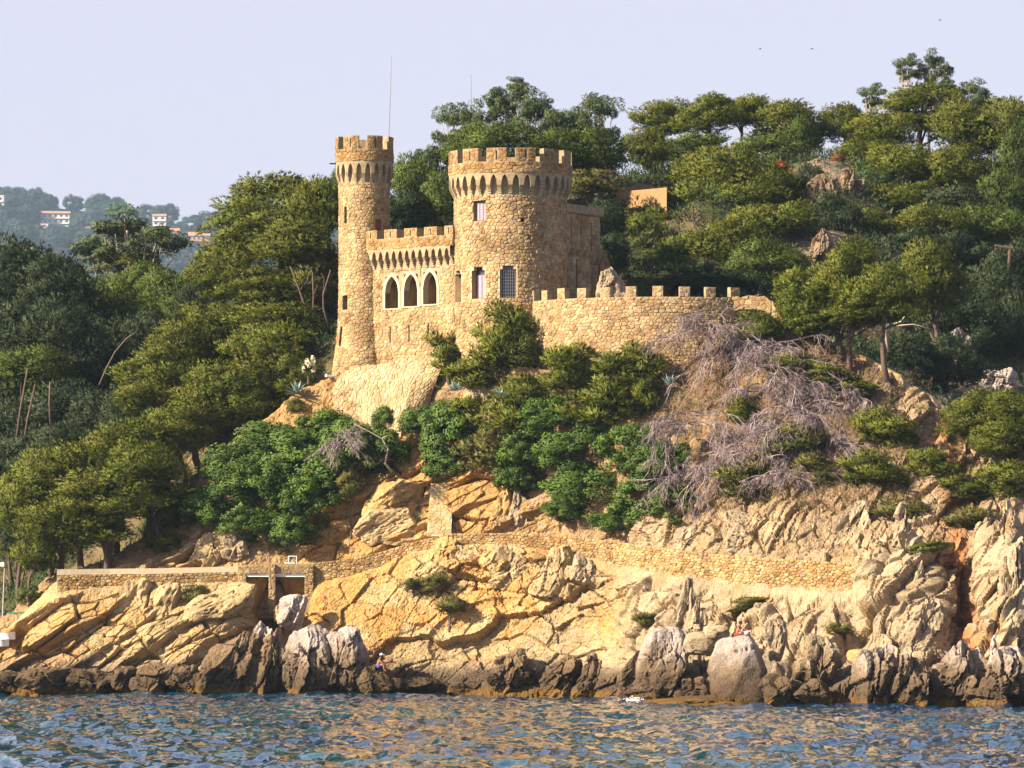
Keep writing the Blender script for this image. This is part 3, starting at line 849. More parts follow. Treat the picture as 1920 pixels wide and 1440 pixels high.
for k in (1, 2):
    a, b, c, e, _ = kh[k]; window(keep, SK, a, b, c, e, .45, 2, 'curtain', 'wood', head=.5)
a, b, c, e, _ = kh[3]; window(keep, SK, a, b, c, e, .6, 2, 'glass', 'iron', head=.5); grille(keep, SK, a, b, c, e, .2, 7, 10, .012)
for k in (1, 2, 3):
    a, b, c, e, _ = kh[k]; pinnacle_head(keep, SK, a, b, e - .22, e); surround(keep, SK, a, b, c, e)

# ------------------------------------------------------------------ slim tower
TC = W(683, 700, 377); TR = 1.87
TZ_ = lambda py: HC + (YH - py) * 375.1 / FOC
slim = thing('slim_tower', 'tall slender round stone tower with flared foot and mast, left end of castle', 'tower', (TC.x, TC.y, 22.0))
def slimR(v):
    if v > 1e8: return TR
    return TR + max(0.0, (29.5 - v)) * .02 + max(0.0, 27.6 - v) ** 1.5 * .045
ST = cyl(TC.x, TC.y, slimR)
zc, zs, za, zt, zg, zm = TZ_(343), TZ_(325), TZ_(305.5), TZ_(302), TZ_(279), TZ_(254)
def ta(px, r=47.2): return TR * math.asin(max(-1, min(1, (px - 683) / r)))
th = [(ta(646.5), ta(651.5), TZ_(418), TZ_(386), .6), (ta(643.5), ta(653), TZ_(580), TZ_(553), .7), (ta(641), ta(645), TZ_(648), TZ_(611), .5), (ta(705), ta(716), TZ_(440), TZ_(411), .35)]
mb = MB(); rv = []; wall(mb, ST, -TR * math.pi, TR * math.pi, 21.0, zt + .1, th, du=.35, dv=1.0, reveal=rv); part('tower_wall', mb, M['mortar'], slim); [part('opening_reveal', r_, M['stone'], slim) for r_ in rv]
sts = stones(ST, -TR * 1.8, TR * 1.8, 21.5, zc + .05, .29, .23, th, seed=15, proud=.055)
nb = 20; bay = 2 * math.pi * TR / nb; o = .28
machicolation(slim, ST, -TR * math.pi, nb, bay, o, zc, zs, za, zt, 4)
pt = 2 * math.pi * TR / 7
sts += battlement(slim, ST, -TR * math.pi - pt * .36, TR * math.pi - pt * .36, o, .4, zt, zg, zm, pt, .66, 80, closed=True, a=.30, b=.23)
mb = MB(); ring = [ST(TR * 2 * math.pi * i / 30, zg - 1.0, o - .4) for i in range(30)]; mb.add(ring, [tuple(range(30))]); part('roof_deck', mb, M['mortar'], slim)
lay_stones(slim, sts)
a, b, c, e, _ = th[3]
dm = MB(); dm.hexa([ST(a, c, -.1), ST(b, c, -.1), ST(b, c, -.18), ST(a, c, -.18), ST(a, e, -.1), ST(b, e, -.1), ST(b, e, -.18), ST(a, e, -.18)]); part('door', dm, M['red_wood'], slim)
# notched pinnacle over the lower window
a, b, c, e, _ = th[1]; k = MB(); k.hexa([ST(a, e, .03), ST((a * 2 + b) / 3, e, .03), ST((a * 2 + b) / 3, e, -.2), ST(a, e, -.2), ST(a, e + .12, .03), ST((a * 2 + b) / 3, e + .12, .03), ST((a * 2 + b) / 3, e + .12, -.2), ST(a, e + .12, -.2)]); part('shoulder_stone', k, M['trim'], slim)
# waterspout and mast
k = MB(); p = ST(-TR * 1.35, TZ_(304), .2); dr = (ST(-TR * 1.35, TZ_(304), 1) - ST(-TR * 1.35, TZ_(304), 0)); k.tube([p, p + dr * .55], [.06, .05], 8); part('waterspout', k, M['iron'], slim)
mast = thing('antenna_mast', 'thin tall pole antenna rising from the top of the slender tower', 'antenna', (TC.x + 1.85, TC.y - .2, zg - 1))
k = MB(); p0 = W(729, 262, 376.8); p1 = W(734.5, 103, 376.8); k.tube([(p0.x, p0.y, zg - 1), p0, p0.lerp(p1, .5), p1], [.035, .035, .028, .014], 6); part('pole', k, M['steel'], mast)
k = MB(); k.tube([(p0.x, p0.y, zg - 1), (p0.x, p0.y, zg - .3)], [.09, .07], 8); part('socket', k, M['iron'], mast)
k = MB(); q0_ = W(884, 215, 406); q1 = W(883, 139, 406)
mast2 = thing('antenna_mast', 'short thin pole antenna above the gum trees behind the broad tower', 'antenna', (q0_.x, q0_.y, 36))
k.tube([(q0_.x, q0_.y, 36), q0_, q1], [.05, .035, .02], 6); part('pole', k, M['steel'], mast2)

# ------------------------------------------------------------------ gallery wall between the towers
p0 = W(690.5, 700, 375.6); p1 = W(851, 700, 369.6)
SG = flatwall((p0.x, p0.y, 0), (p1.x, p1.y, 0)); GL = SG.length
gal = thing('gallery_wall', 'sunlit battlemented stone wall with three pointed arches between the two towers', 'wall', (p0.x, p0.y, 23.0))
GZ_ = lambda px, py: HC + (YH - py) * (375.6 - (px - 690.5) / 160.5 * 6.0) / FOC
gt, gg, gm = GZ_(690.5, 470.5), GZ_(690.5, 451), GZ_(690.5, 434)
gu = lambda px: (px - 690.5) / 160.5 * GL
ah = []
for (x0, x1, y0, y1) in ((723, 748, 579, 519), (758.5, 784, 575, 514.5), (794.5, 820, 571, 510)):
    ah.append((gu(x0), gu(x1), GZ_(x0, y0), GZ_(x0, y1), 2.2))
sl = [(gu(x) - .07, gu(x) + .07, GZ_(x, y0), GZ_(x, y1), .5) for x, y0, y1 in ((732, 643, 613), (767.5, 641, 610), (804, 634, 606))]
mb = MB(); rv = []; wall(mb, SG, 0, GL, 22.0, gt + .1, ah + sl, du=2, reveal=rv); part('wall_face', mb, M['mortar'], gal); [part('opening_reveal', r_, M['stone'], gal) for r_ in rv]
go = .42; nb = 13; bay = GL / nb
machicolation(gal, SG, 0, nb, bay, go, GZ_(690.5, 508), GZ_(690.5, 489), GZ_(690.5, 474), gt, 8)
big = [(h[0] - .24, h[1] + .24, h[2] - .02, h[3] + .26) for h in ah]
stg = stones(SG, 0, GL, 22.3, GZ_(690.5, 507), .33, .25, big + sl, seed=25, proud=.06)
stg += battlement(gal, SG, 0, GL + .3, go, .75, gt, gg, gm, GL / 4.27, .63, 90, a=.34, b=.26)
lay_stones(gal, stg)
for h in ah:
    a, b, c, e = h[:4]; hw = (b - a) / 2; m = (a + b) / 2; rise = hw * 1.75; zs_ = e - rise
    pr = [(m + x, zs_ + y * rise) for x, y in arch_profile(hw, 7)]; po = [(m + x, zs_ + y * (rise + .3)) for x, y in arch_profile(hw + .24, 7)]
    s = MB(); D1, D0 = .05, -2.1
    inn = [(a, c)] + pr + [(b, c)]; out = [(a - .24, c)] + po + [(b + .24, c)]
    for i in range(len(inn) - 1):
        s.quad(SG(*inn[i], D1), SG(*inn[i + 1], D1), SG(*out[i + 1], D1), SG(*out[i], D1))
        s.quad(SG(*inn[i], D1), SG(*inn[i + 1], D1), SG(*inn[i + 1], -.5), SG(*inn[i], -.5))
        s.quad(SG(*out[i], D1), SG(*out[i + 1], D1), SG(*out[i + 1], -.03), SG(*out[i], -.03))
        # spandrel behind the ring closes the square opening
        if 0 < i < len(inn) - 2: s.quad(SG(*inn[i], -.2), SG(*inn[i + 1], -.2), SG(inn[i + 1][0], e + .01, -.2), SG(inn[i][0], e + .01, -.2))
    part('arch_surround', s, M['trim'], gal)
    k = MB(); k.hexa([SG(a - .3, c - .1, .1), SG(b + .3, c - .1, .1), SG(b + .3, c - .1, -.2), SG(a - .3, c - .1, -.2), SG(a - .3, c - .004, .1), SG(b + .3, c - .004, .1), SG(b + .3, c - .004, -.2), SG(a - .3, c - .004, -.2)]); part('sill', k, M['trim'], gal)

# body of the house behind the gallery, so light does not leak through the arches
# ------------------------------------------------------------------ shaded rear wing
p0 = W(1052, 600, 371.0); p1 = W(1125, 600, 376.5)
SW = flatwall((p0.x, p0.y, 0), (p1.x, p1.y, 0)); WL_ = SW.length
wing = thing('rear_wing', 'shaded stone wing with vertical grooves right of the broad tower', 'building', (p0.x, p0.y, 26.0))
wz = lambda py: HC + (YH - py) * 373 / FOC
wu = lambda px: (px - 1052) / 73. * WL_
wh = [(wu(1054), wu(1064), wz(552), wz(496), 1.0), (wu(1079.5), wu(1082.5), wz(540), wz(486), .5)] + [(wu(x) - .07, wu(x) + .07, wz(458 + k * 3), wz(402 + k * 4), .25) for k, x in enumerate((1055.5, 1071, 1089, 1108))]
mb = MB(); rv = []; wall(mb, SW, 0, WL_, 25, wz(390), wh, du=2, reveal=rv); [part('opening_reveal', r_, M['stone'], wing) for r_ in rv]
for (u, dd) in ((WL_, 0),): mb.quad(SW(u, 25, 0), SW(u, 25, -4), SW(u, wz(390), -4), SW(u, wz(390), 0))
mb.quad(SW(0, wz(390), 0), SW(WL_, wz(390), 0), SW(WL_, wz(390), -4), SW(0, wz(390), -4))
part('wing_wall', mb, M['mortar'], wing)
lay_stones(wing, stones(SW, 0, WL_, 25.5, wz(391), .5, .38, wh, seed=35, proud=.05), 220)
k = MB(); k.hexa([SW(-.1, wz(400), .22), SW(WL_ + .2, wz(400), .22), SW(WL_ + .2, wz(400), -4), SW(-.1, wz(400), -4), SW(-.1, wz(384), .22), SW(WL_ + .2, wz(384), .22), SW(WL_ + .2, wz(384), -4), SW(-.1, wz(384), -4)]); part('coping', k, M['mortar'], wing)
for i in range(6):
    u = WL_ * (i + .5) / 6; k = MB(); k.hexa([SW(u - .25, wz(478), .25), SW(u + .25, wz(478), .25), SW(u + .25, wz(478), -.02), SW(u - .25, wz(478), -.02), SW(u - .25, wz(468), .45), SW(u + .25, wz(468), .45), SW(u + .25, wz(468), -.02), SW(u - .25, wz(468), -.02)]); part('corbel', k, M['stone'], wing)

# ------------------------------------------------------------------ curved terrace wall
BC = W(1240, 600, 370.2); BR = 10.2
SB = cyl(BC.x, BC.y, BR)
ter = thing('terrace_wall', 'curved rubble stone terrace wall with square merlons at the foot of the broad tower', 'wall', (BC.x, BC.y - BR, 22.0))
u0, u1 = -rad(71) * BR, rad(37) * BR
TB = lambda py: HC + (YH - py) * 360.5 / FOC
vg = TB(557)
mb = MB(); wall(mb, SB, u0, u1, 20.5, vg, du=.5); wall(mb, SB, u0, u1, 20.5, vg, d=-.6, du=.5)
for u in (u0, u1): mb.quad(SB(u, 20.5), SB(u, vg), SB(u, vg, -.6), SB(u, 20.5, -.6))
us = np.linspace(u0, u1, 40)
for p, q in zip(us, us[1:]): mb.quad(SB(p, vg), SB(q, vg), SB(q, vg, -.6), SB(p, vg, -.6))
part('wall_core', mb, M['mortar'], ter)
stt = stones(SB, u0, u1, 21.0, vg, .32, .23, seed=45, proud=.06, gap=.014)
lay_stones(ter, stt)
vm_ = TB(537.3)
for i in range(11):
    m0 = u0 + .12 + i * 1.93
    if m0 + .75 > u1: break
    me = MB(); us = (m0, m0 + .38, m0 + .76)
    hh = vm_ + random.Random(i).uniform(-.05, .04)
    for p, q in zip(us, us[1:]): me.hexa([SB(p, vg), SB(q, vg), SB(q, vg, -.45), SB(p, vg, -.45), SB(p, hh), SB(q, hh), SB(q, hh, -.45), SB(p, hh, -.45)])
    mo = part('merlon', me, M['mortar'], ter)
    mb2 = MB()
    for V, F, c, s in stones(SB, m0, m0 + .76, vg + .01, hh - .01, .36, .27, seed=300 + i, proud=.035): mb2.add(V, F, c)
    link('facing_stones', mb2.mesh('facing_stones', M['stone'], tuple(ter.location)), mo, 'stuff')
k = MB(); ring = [SB(u, vg - .7, -.3) for u in np.linspace(u0, u1, 24)] + [(KC.x + 9, 378, vg - .7), (KC.x, 372, vg - .7)]
k.add(ring, [tuple(range(len(ring)))]); part('terrace_floor', k, M['mortar'], ter)

# broken wall end right of the terrace and stair parapet down the ridge
def rubble_run(name, label, cat, pts, h, th, seed, a=.45, b=.33, own=120, rag=0.0, low=0.0):
    """wall through (px, top row, Y) points"""
    P = [W(*p) for p in pts]; S = polywall([(p.x, p.y) for p in P], [p.z for p in P])
    t = thing(name, label, cat, (P[0].x, P[0].y, P[0].z - h))
    mb = MB(); L_ = S.length; us = np.linspace(0, L_, max(3, int(L_ / .45)))
    rg = random.Random(seed); tp = [rg.uniform(-rag, rag * .2) for _ in us]
    for i in range(len(us) - 1):
        p, q = us[i], us[i + 1]
        mb.hexa([S(p, -h - low, 0), S(q, -h - low, 0), S(q, -h - low, -th), S(p, -h - low, -th), S(p, tp[i], 0), S(q, tp[i + 1], 0), S(q, tp[i + 1], -th), S(p, tp[i], -th)])
    part('wall_core', mb, M['mortar'], t)
    st = stones(S, 0, L_, -h, -.02, a, b, seed=seed, proud=.07, gap=.02)
    if rag: st = [s for s in st if max(v.z for v in s[0]) < S(float(np.interp(0, [0], [0])), 0).z + 99]
    lay_stones(t, st, own)
    return t, S
rubble_run('broken_wall', 'broken stone wall stub stepping up beside the terrace wall end', 'wall', [(1372, 556, 361.2), (1405, 553, 361.0), (1436, 556, 360.6), (1447, 566, 360.4)], 1.0, .6, 52, rag=.3)
rubble_run('stair_parapet', 'stone stair parapet running down the ridge right of the terrace', 'wall', [(1447, 562, 360.4), (1470, 600, 360), (1520, 632, 360), (1578, 647, 360)], 1.1, .45, 53, rag=.12)
rubble_run('stair_parapet', 'long pale stair parapet sloping down towards the right edge pine', 'wall', [(1580, 648, 359.8), (1640, 678, 358.6), (1692, 706, 357.4), (1698, 722, 357.2), (1745, 742, 356.2), (1757, 762, 355.8)], 1.3, .45, 54, rag=.06)
rubble_run('stair_parapet', 'lowest stone stair parapet below the long pale one on the ridge', 'wall', [(1700, 762, 355.5), (1722, 775, 355), (1752, 812, 354), (1768, 842, 353.4)], .9, .4, 55, rag=.12)

# ------------------------------------------------------------------ crazy-paved apron under the castle
def apron():
    t = thing('stone_apron', 'cream crazy paved stone slope under the castle wall', 'stone slope', tuple(W(720, 800, 369)))
    cols_ = [622, 650, 690, 740, 790, 835]
    top = [(618, 716, 374.4), (650, 696, 374.2), (690, 684, 373.6), (740, 679, 372.4), (790, 672, 370.9), (838, 672, 369.4)]
    bot = []
    for px, py in ((636, 800), (652, 818), (684, 832), (716, 838), (750, 826), (800, 782)):
        h = sight(px, py); y = (h.y if h else 368) + .25
        bot.append((px, py, y))
    T_ = [W(*p) for p in top]; B_2 = [W(*p) for p in bot]
    L_ = [0.0]
    for p, q in zip(T_, T_[1:]): L_.append(L_[-1] + (q - p).length)
    def S(u, v, d=0.0):
        f = max(0, min(1, v))
        tp = Vector([float(np.interp(u, L_, [q[k] for q in T_])) for k in range(3)]); bt = Vector([float(np.interp(u, L_, [q[k] for q in B_2])) for k in range(3)])
        p = bt.lerp(tp, f)
        n = Vector((-.25, -.75, .6))
        bul = math.sin(f * math.pi) * .45 + .15 * math.sin(u * 1.9) * math.sin(v * 4) * math.sin(math.pi * min(1, max(0, u / L_[-1])))
        return p + n * (d + bul)
    S5 = lambda u, v, d=0.0: S(u, v / 5.2, d)
    mb = MB()
    us = np.linspace(0, L_[-1], 22); vs = np.linspace(0, 5.2, 14)
    for a_, b_ in zip(us, us[1:]):
        for c_, e_ in zip(vs, vs[1:]): mb.quad(S5(a_, c_), S5(b_, c_), S5(b_, e_), S5(a_, e_))
    part('mortar_bed', mb, M['mortar'], t)
    cpal = [(.58, .48, .33), (.54, .43, .28), (.61, .52, .38), (.49, .38, .24), (.56, .46, .31)]
    st = stones(S5, 0, L_[-1], 0, 5.2, .34, .30, seed=65, pal_=cpal, proud=.06, gap=.03)
    st = [(V, F, c, 1.0 - .001 * i) for i, (V, F, c, s) in enumerate(sorted(st, key=lambda s: -s[3]))]
    lay_stones(t, st)
apron()
# ------------------------------------------------------------------ path walls, footbridge, buttress
def pwall_pts(a, b, n):
    out = []
    for px in np.linspace(a, b, n):
        Y = float(np.interp(px, pxs, waY)); out.append((float(px), float(np.interp(px, WALL_P, WALL_T)), Y))
    return out
SLATE_PAL = [(.52, .40, .22), (.50, .34, .16), (.55, .44, .27), (.42, .29, .15), (.57, .46, .29), (.47, .32, .15), (.44, .35, .24), (.38, .24, .11)]
def path_wall(label, a, b, n, h, seed, sa, sb, own=300, plaster=0.0):
    P = [W(*p) for p in pwall_pts(a, b, n)]; S = polywall([(p.x, p.y) for p in P], [p.z for p in P])
    t = thing('path_wall', label, 'wall', (P[0].x, P[0].y, P[0].z - h))
    mb = MB(); us = np.linspace(0, S.length, max(3, int(S.length / .5)))
    for p, q in zip(us, us[1:]): mb.hexa([S(p, -h, 0), S(q, -h, 0), S(q, -h, -.45), S(p, -h, -.45), S(p, -.02, 0), S(q, -.02, 0), S(q, -.02, -.45), S(p, -.02, -.45)])
    part('wall_core', mb, M['mortar'], t)
    lay_stones(t, stones(S, 0, S.length, -h, -plaster, sa, sb, seed=seed, proud=.085, gap=.015, pal_=SLATE_PAL, jit=.38), own)
    if plaster:
        k = MB()
        for p, q in zip(us, us[1:]): k.hexa([S(p, -plaster, .05), S(q, -plaster, .05), S(q, -plaster, -.02), S(p, -plaster, -.02), S(p, .02, .05), S(q, .02, .05), S(q, .02, -.47), S(p, .02, -.47)])
        part('plaster_band', k, M['trim'], t)
    return t, S
path_wall('low tan stone path wall with pale band left of the footbridge', 107, 456, 12, 3.2, 71, .34, .2, plaster=.38)
path_wall('sloping dry stone path wall rising from the footbridge to the buttress', 580, 850, 10, 2.8, 72, .34, .17)
path_wall('dry stone path wall arching over the ochre rock face', 850, 1150, 12, 2.0, 73, .34, .18)
path_wall('long dry stone path wall running to the right end above pale rocks', 1150, 1645, 16, 4.0, 74, .36, .19)

t = thing('footbridge', 'small stone footbridge on a square pier over the dark cleft', 'bridge', tuple(W(517, 1140, 361.5)))
P0, P1 = W(455, 1059, 361.6), W(582, 1056, 361.6)
SFb = flatwall((P0.x, P0.y, 0), (P1.x, P1.y, 0)); L_ = SFb.length
zf = lambda py: HC + (YH - py) * 361.6 / FOC
k = MB(); k.hexa([SFb(0.1, zf(1076), .06), SFb(L_ - .1, zf(1076), .06), SFb(L_ - .1, zf(1076), -.3), SFb(.1, zf(1076), -.3), SFb(.1, zf(1059), .06), SFb(L_ - .1, zf(1057), .06), SFb(L_ - .1, zf(1057), -.3), SFb(.1, zf(1059), -.3)])
pr_ = part('parapet', k, M['mortar'], t)
lay_stones(pr_, stones(SFb, .1, L_ - .1, zf(1075.5), zf(1059.5), .34, .22, seed=75, d=.06, proud=.03, pal_=STONE_PAL), 60)
for (a, b) in ((.25, L_ * .385), (L_ * .48, L_ * .915)):
    k = MB(); k.hexa([SFb(a, zf(1081.5), -.05), SFb(b, zf(1081.5), -.05), SFb(b, zf(1081.5), -1.6), SFb(a, zf(1081.5), -1.6), SFb(a, zf(1076.8), -.05), SFb(b, zf(1076.8), -.05), SFb(b, zf(1076.8), -1.6), SFb(a, zf(1076.8), -1.6)]); part('slab_edge', k, M['white_paint'], t)
    k = MB(); k.hexa([SFb(a - .2, zf(1160), -1.7), SFb(b + .2, zf(1160), -1.7), SFb(b + .2, zf(1160), -2.2), SFb(a - .2, zf(1160), -2.2), SFb(a - .2, zf(1076), -1.7), SFb(b + .2, zf(1076), -1.7), SFb(b + .2, zf(1076), -2.2), SFb(a - .2, zf(1076), -2.2)]); bk = part('back_wall', k, M['mortar'], t)
    lay_stones(bk, stones(SFb, a - .2, b + .2, zf(1155), zf(1082), .4, .22, seed=76 + int(a * 9), d=-1.7, pal_=SLATE_PAL), 60)
a, b = L_ * .385, L_ * .48
k = MB(); k.hexa([SFb(a, zf(1150), .3), SFb(b, zf(1150), .3), SFb(b, zf(1150), -1.2), SFb(a, zf(1150), -1.2), SFb(a, zf(1057.5), .3), SFb(b, zf(1057.5), .3), SFb(b, zf(1057.5), -1.2), SFb(a, zf(1057.5), -1.2)]); pr_ = part('pier', k, M['mortar'], t)
lay_stones(pr_, stones(SFb, a, b, zf(1148), zf(1058), .26, .22, seed=79, d=.3, pal_=STONE_PAL), 60)
for (a, b, nme) in ((-.35, .25, 78), (L_ * .915, L_ + .2, 81)):
    k = MB(); k.hexa([SFb(a, zf(1150), .02), SFb(b, zf(1150), .02), SFb(b, zf(1150), -2.2), SFb(a, zf(1150), -2.2), SFb(a, zf(1060), .02), SFb(b, zf(1060), .02), SFb(b, zf(1060), -2.2), SFb(a, zf(1060), -2.2)]); pr_ = part('abutment', k, M['mortar'], t)
    lay_stones(pr_, stones(SFb, a, b, zf(1128), zf(1061), .32, .18, seed=nme, d=.02, pal_=SLATE_PAL), 60)

# battered buttress on the bank
t = thing('buttress', 'pale battered stone buttress standing against the rock bank above the path', 'buttress', tuple(W(820, 1003, 362.6)))
q = [W(800, 1006, 362.4), W(846, 1004, 362.4), W(849, 906, 365.8), W(808, 906, 365.8)]
k = MB(); bk = Vector((0, 2.2, -.4)); k.hexa([q[0], q[1], q[1] + bk, q[0] + bk, q[3], q[2], q[2] + bk, q[3] + bk]); part('core', k, M['trim'], t)
def SBu(u, v, d=0.0):
    p = q[0].lerp(q[1], u).lerp(q[3].lerp(q[2], u), v); n = Vector((-.05, -.75, .65)); return p + n * d
SBm = lambda u, v, d=0.0: SBu(u / 1.75, v / 5.2, d)
lay_stones(t, [(V, F, c, .5) for V, F, c, s in stones(SBm, 0, 1.75, 0, 5.2, .34, .3, seed=84, proud=.035, pal_=[(.60, .50, .33), (.58, .46, .28), (.56, .42, .22), (.62, .54, .38), (.54, .44, .28)])], 120)

# little white rail on the path
t = thing('handrail', 'small white metal rail frame on the path behind the footbridge parapet', 'railing', tuple(W(545, 1056, 362.6)))
k = MB(); a, b, c = W(541, 1043, 362.6), W(556, 1043, 362.6), W(556, 1060, 362.6); k.tube([a, b, c], [.035] * 3, 6); part('rail', k, M['white_paint'], t)
k = MB(); k.tube([W(532, 1055.5, 362.6), W(553, 1056, 362.6)], [.03] * 2, 6); part('lower_rail', k, M['white_paint'], t)
k = MB(); k.tube([W(541, 1043, 362.6), W(541, 1060, 362.6)], [.025] * 2, 6); part('post', k, M['white_paint'], t)

# ------------------------------------------------------------------ boulders
def ico(sub):
    bm_ = __import__('bmesh').new(); __import__('bmesh').ops.create_icosphere(bm_, subdivisions=sub, radius=1)
    V = np.array([v.co[:] for v in bm_.verts]); F = np.array([[v.index for v in f.verts] for f in bm_.faces]); bm_.free(); return V, F
ICO = {4: ico(4), 5: ico(5)}
def boulder(label, px, p0, p1, w, Y, style='block', seed=0, lean=0.0, dep=None, tone='grey', fis=78, sub=5, wet=1.0, name='boulder', group=None):
    """w, p0, p1 in photo pixels (top and foot), style: round, block, rib (upright fissured), spire, slab"""
    rg = np.random.RandomState(seed + 500)
    s = Y / FOC; hw = w * s / 2; hh = (p1 - p0) * s / 2 * 1.06; hd = (dep or w * s * .9) / 2
    D, F = ICO[sub]
    ex = {'dome': 4.2, 'round': 2.5, 'block': 3.6, 'rib': 3.0, 'spire': 2.4, 'slab': 4.5}[style]
    r = 1 / (np.abs(D) ** ex).sum(1) ** (1 / ex)
    Pn = D * r[:, None]
    ncut = {'dome': 3, 'round': 3, 'block': 9, 'rib': 9, 'spire': 10, 'slab': 7}[style]
    for i in range(ncut):
        n = rg.normal(size=3); n[1] -= .3; n /= np.linalg.norm(n)
        c = rg.uniform(.62, .95) if style not in ('round', 'dome') else rg.uniform(.85, 1.0)
        dd = Pn @ n - c
        Pn = Pn - np.where(dd > 0, dd * .93, 0)[:, None] * n
    t = (Pn[:, 2] + 1) / 2
    tap = {'dome': .22, 'round': .12, 'block': .18, 'rib': .35, 'spire': .82, 'slab': .1}[style]
    k = 1 - tap * np.clip(t, 0, 1) ** 1.2
    if style == 'round': k = k * (1 - .25 * np.clip(t - .75, 0, 1) * 2)
    X = Pn[:, 0] * k * hw + lean * hh * 2 * (t - .3); Yv = Pn[:, 1] * k * hd; Z = Pn[:, 2] * hh
    ox = rg.uniform(-50, 50)
    big = fbm(X * .55 + ox, Yv * .55, Z * .55, 3, seed) * .22 * min(hw, hh)
    a, b = X + Yv * .35 + ox, Z + Yv * .2
    if style in ('rib', 'spire'):
        f1, c1, i1 = facets(a, b, fis, max(1.2, hh * .9), max(.22, hw * .32), seed, .48 * min(1, hw), .40 * min(1.2, hw), .11)
        f2, c2, i2 = facets(a, b, fis + 4, .55, .22, seed + 1, .10, .10, .12)
    elif style in ('round', 'dome'):
        f1, c1, i1 = facets(a + 7, b, fis - 30, hh * 1.9, hw * 1.1, seed, .16, .30, .022)
        f2, c2, i2 = facets(a, b, 20, 1.4, 1.0, seed + 1, .03, .0, .05)
    elif style == 'slab':
        f1, c1, i1 = facets(a, b, fis, hw * 1.0, .45, seed, .22, .2, .08); f2, c2, i2 = facets(a, b, fis, .9, .25, seed + 1, .06, .07, .1)
    else:
        f1, c1, i1 = facets(a, b, fis, hh * 1.0, hw * .55, seed, .34 * min(1, hw), .24 * min(1, hw), .07)
        f2, c2, i2 = facets(a, b, fis, .7, .4, seed + 1, .10, .10, .08)
    fine = fbm(X * 3 + ox, Yv * 3, Z * 3, 3, seed + 3) * .05
    nr = Pn / (np.linalg.norm(Pn, axis=1, keepdims=True) + 1e-9)
    dd = big + f1 + f2 * (1 if style not in ('round', 'dome') else .6) + fine
    X = X + nr[:, 0] * dd; Yv = Yv + nr[:, 1] * dd; Z = Z + nr[:, 2] * dd * .7
    base = W(px, (p0 + p1) / 2, Y)
    wz = Z + base.z; n1 = fbm(X * .9 + ox, Yv * .9, Z * .9, 4, seed + 5); n2 = fbm(X * 2.5 + ox, Yv * 2.5, Z * 2.5, 3, seed + 6)
    T_ = {'grey': (.55, .51, .53), 'pale': (.50, .43, .33), 'cream': (.58, .47, .29), 'ochre': (.58, .42, .2), 'brown': (.30, .235, .17), 'dark': (.17, .125, .085)}[tone]
    C_ = np.ones((len(X), 3)) * T_
    C_ = C_ * (1 + .22 * n1 + .12 * n2)[:, None] * (.92 + .16 * i1)[:, None]
    def mx(C_, c, t): return C_ * (1 - t[:, None]) + np.array(c) * t[:, None]
    C_ = mx(C_, (.27, .20, .13), (1 - sstep(2.0, 4.4, wz + n1 * 1.2)) * .9 * wet)
    C_ = mx(C_, (.10, .075, .052), (1 - sstep(.7, 3.0, wz + n1 * .8)) * .9 * wet)
    C_ = mx(C_, (.24, .14, .03), (1 - sstep(.12, .55, wz + n2 * .35)) * .9 * min(1, wet + .3))
    me = npmesh(name, np.stack([X, Yv, Z], -1), F, M['rock'], np.clip(C_, .01, .9), smooth=(style in ('round', 'dome')))
    o = link(name, me, None, None, label, 'rock', group, tuple(base))
    return o
SH = lambda px: float(np.interp(px, pxs, shY))
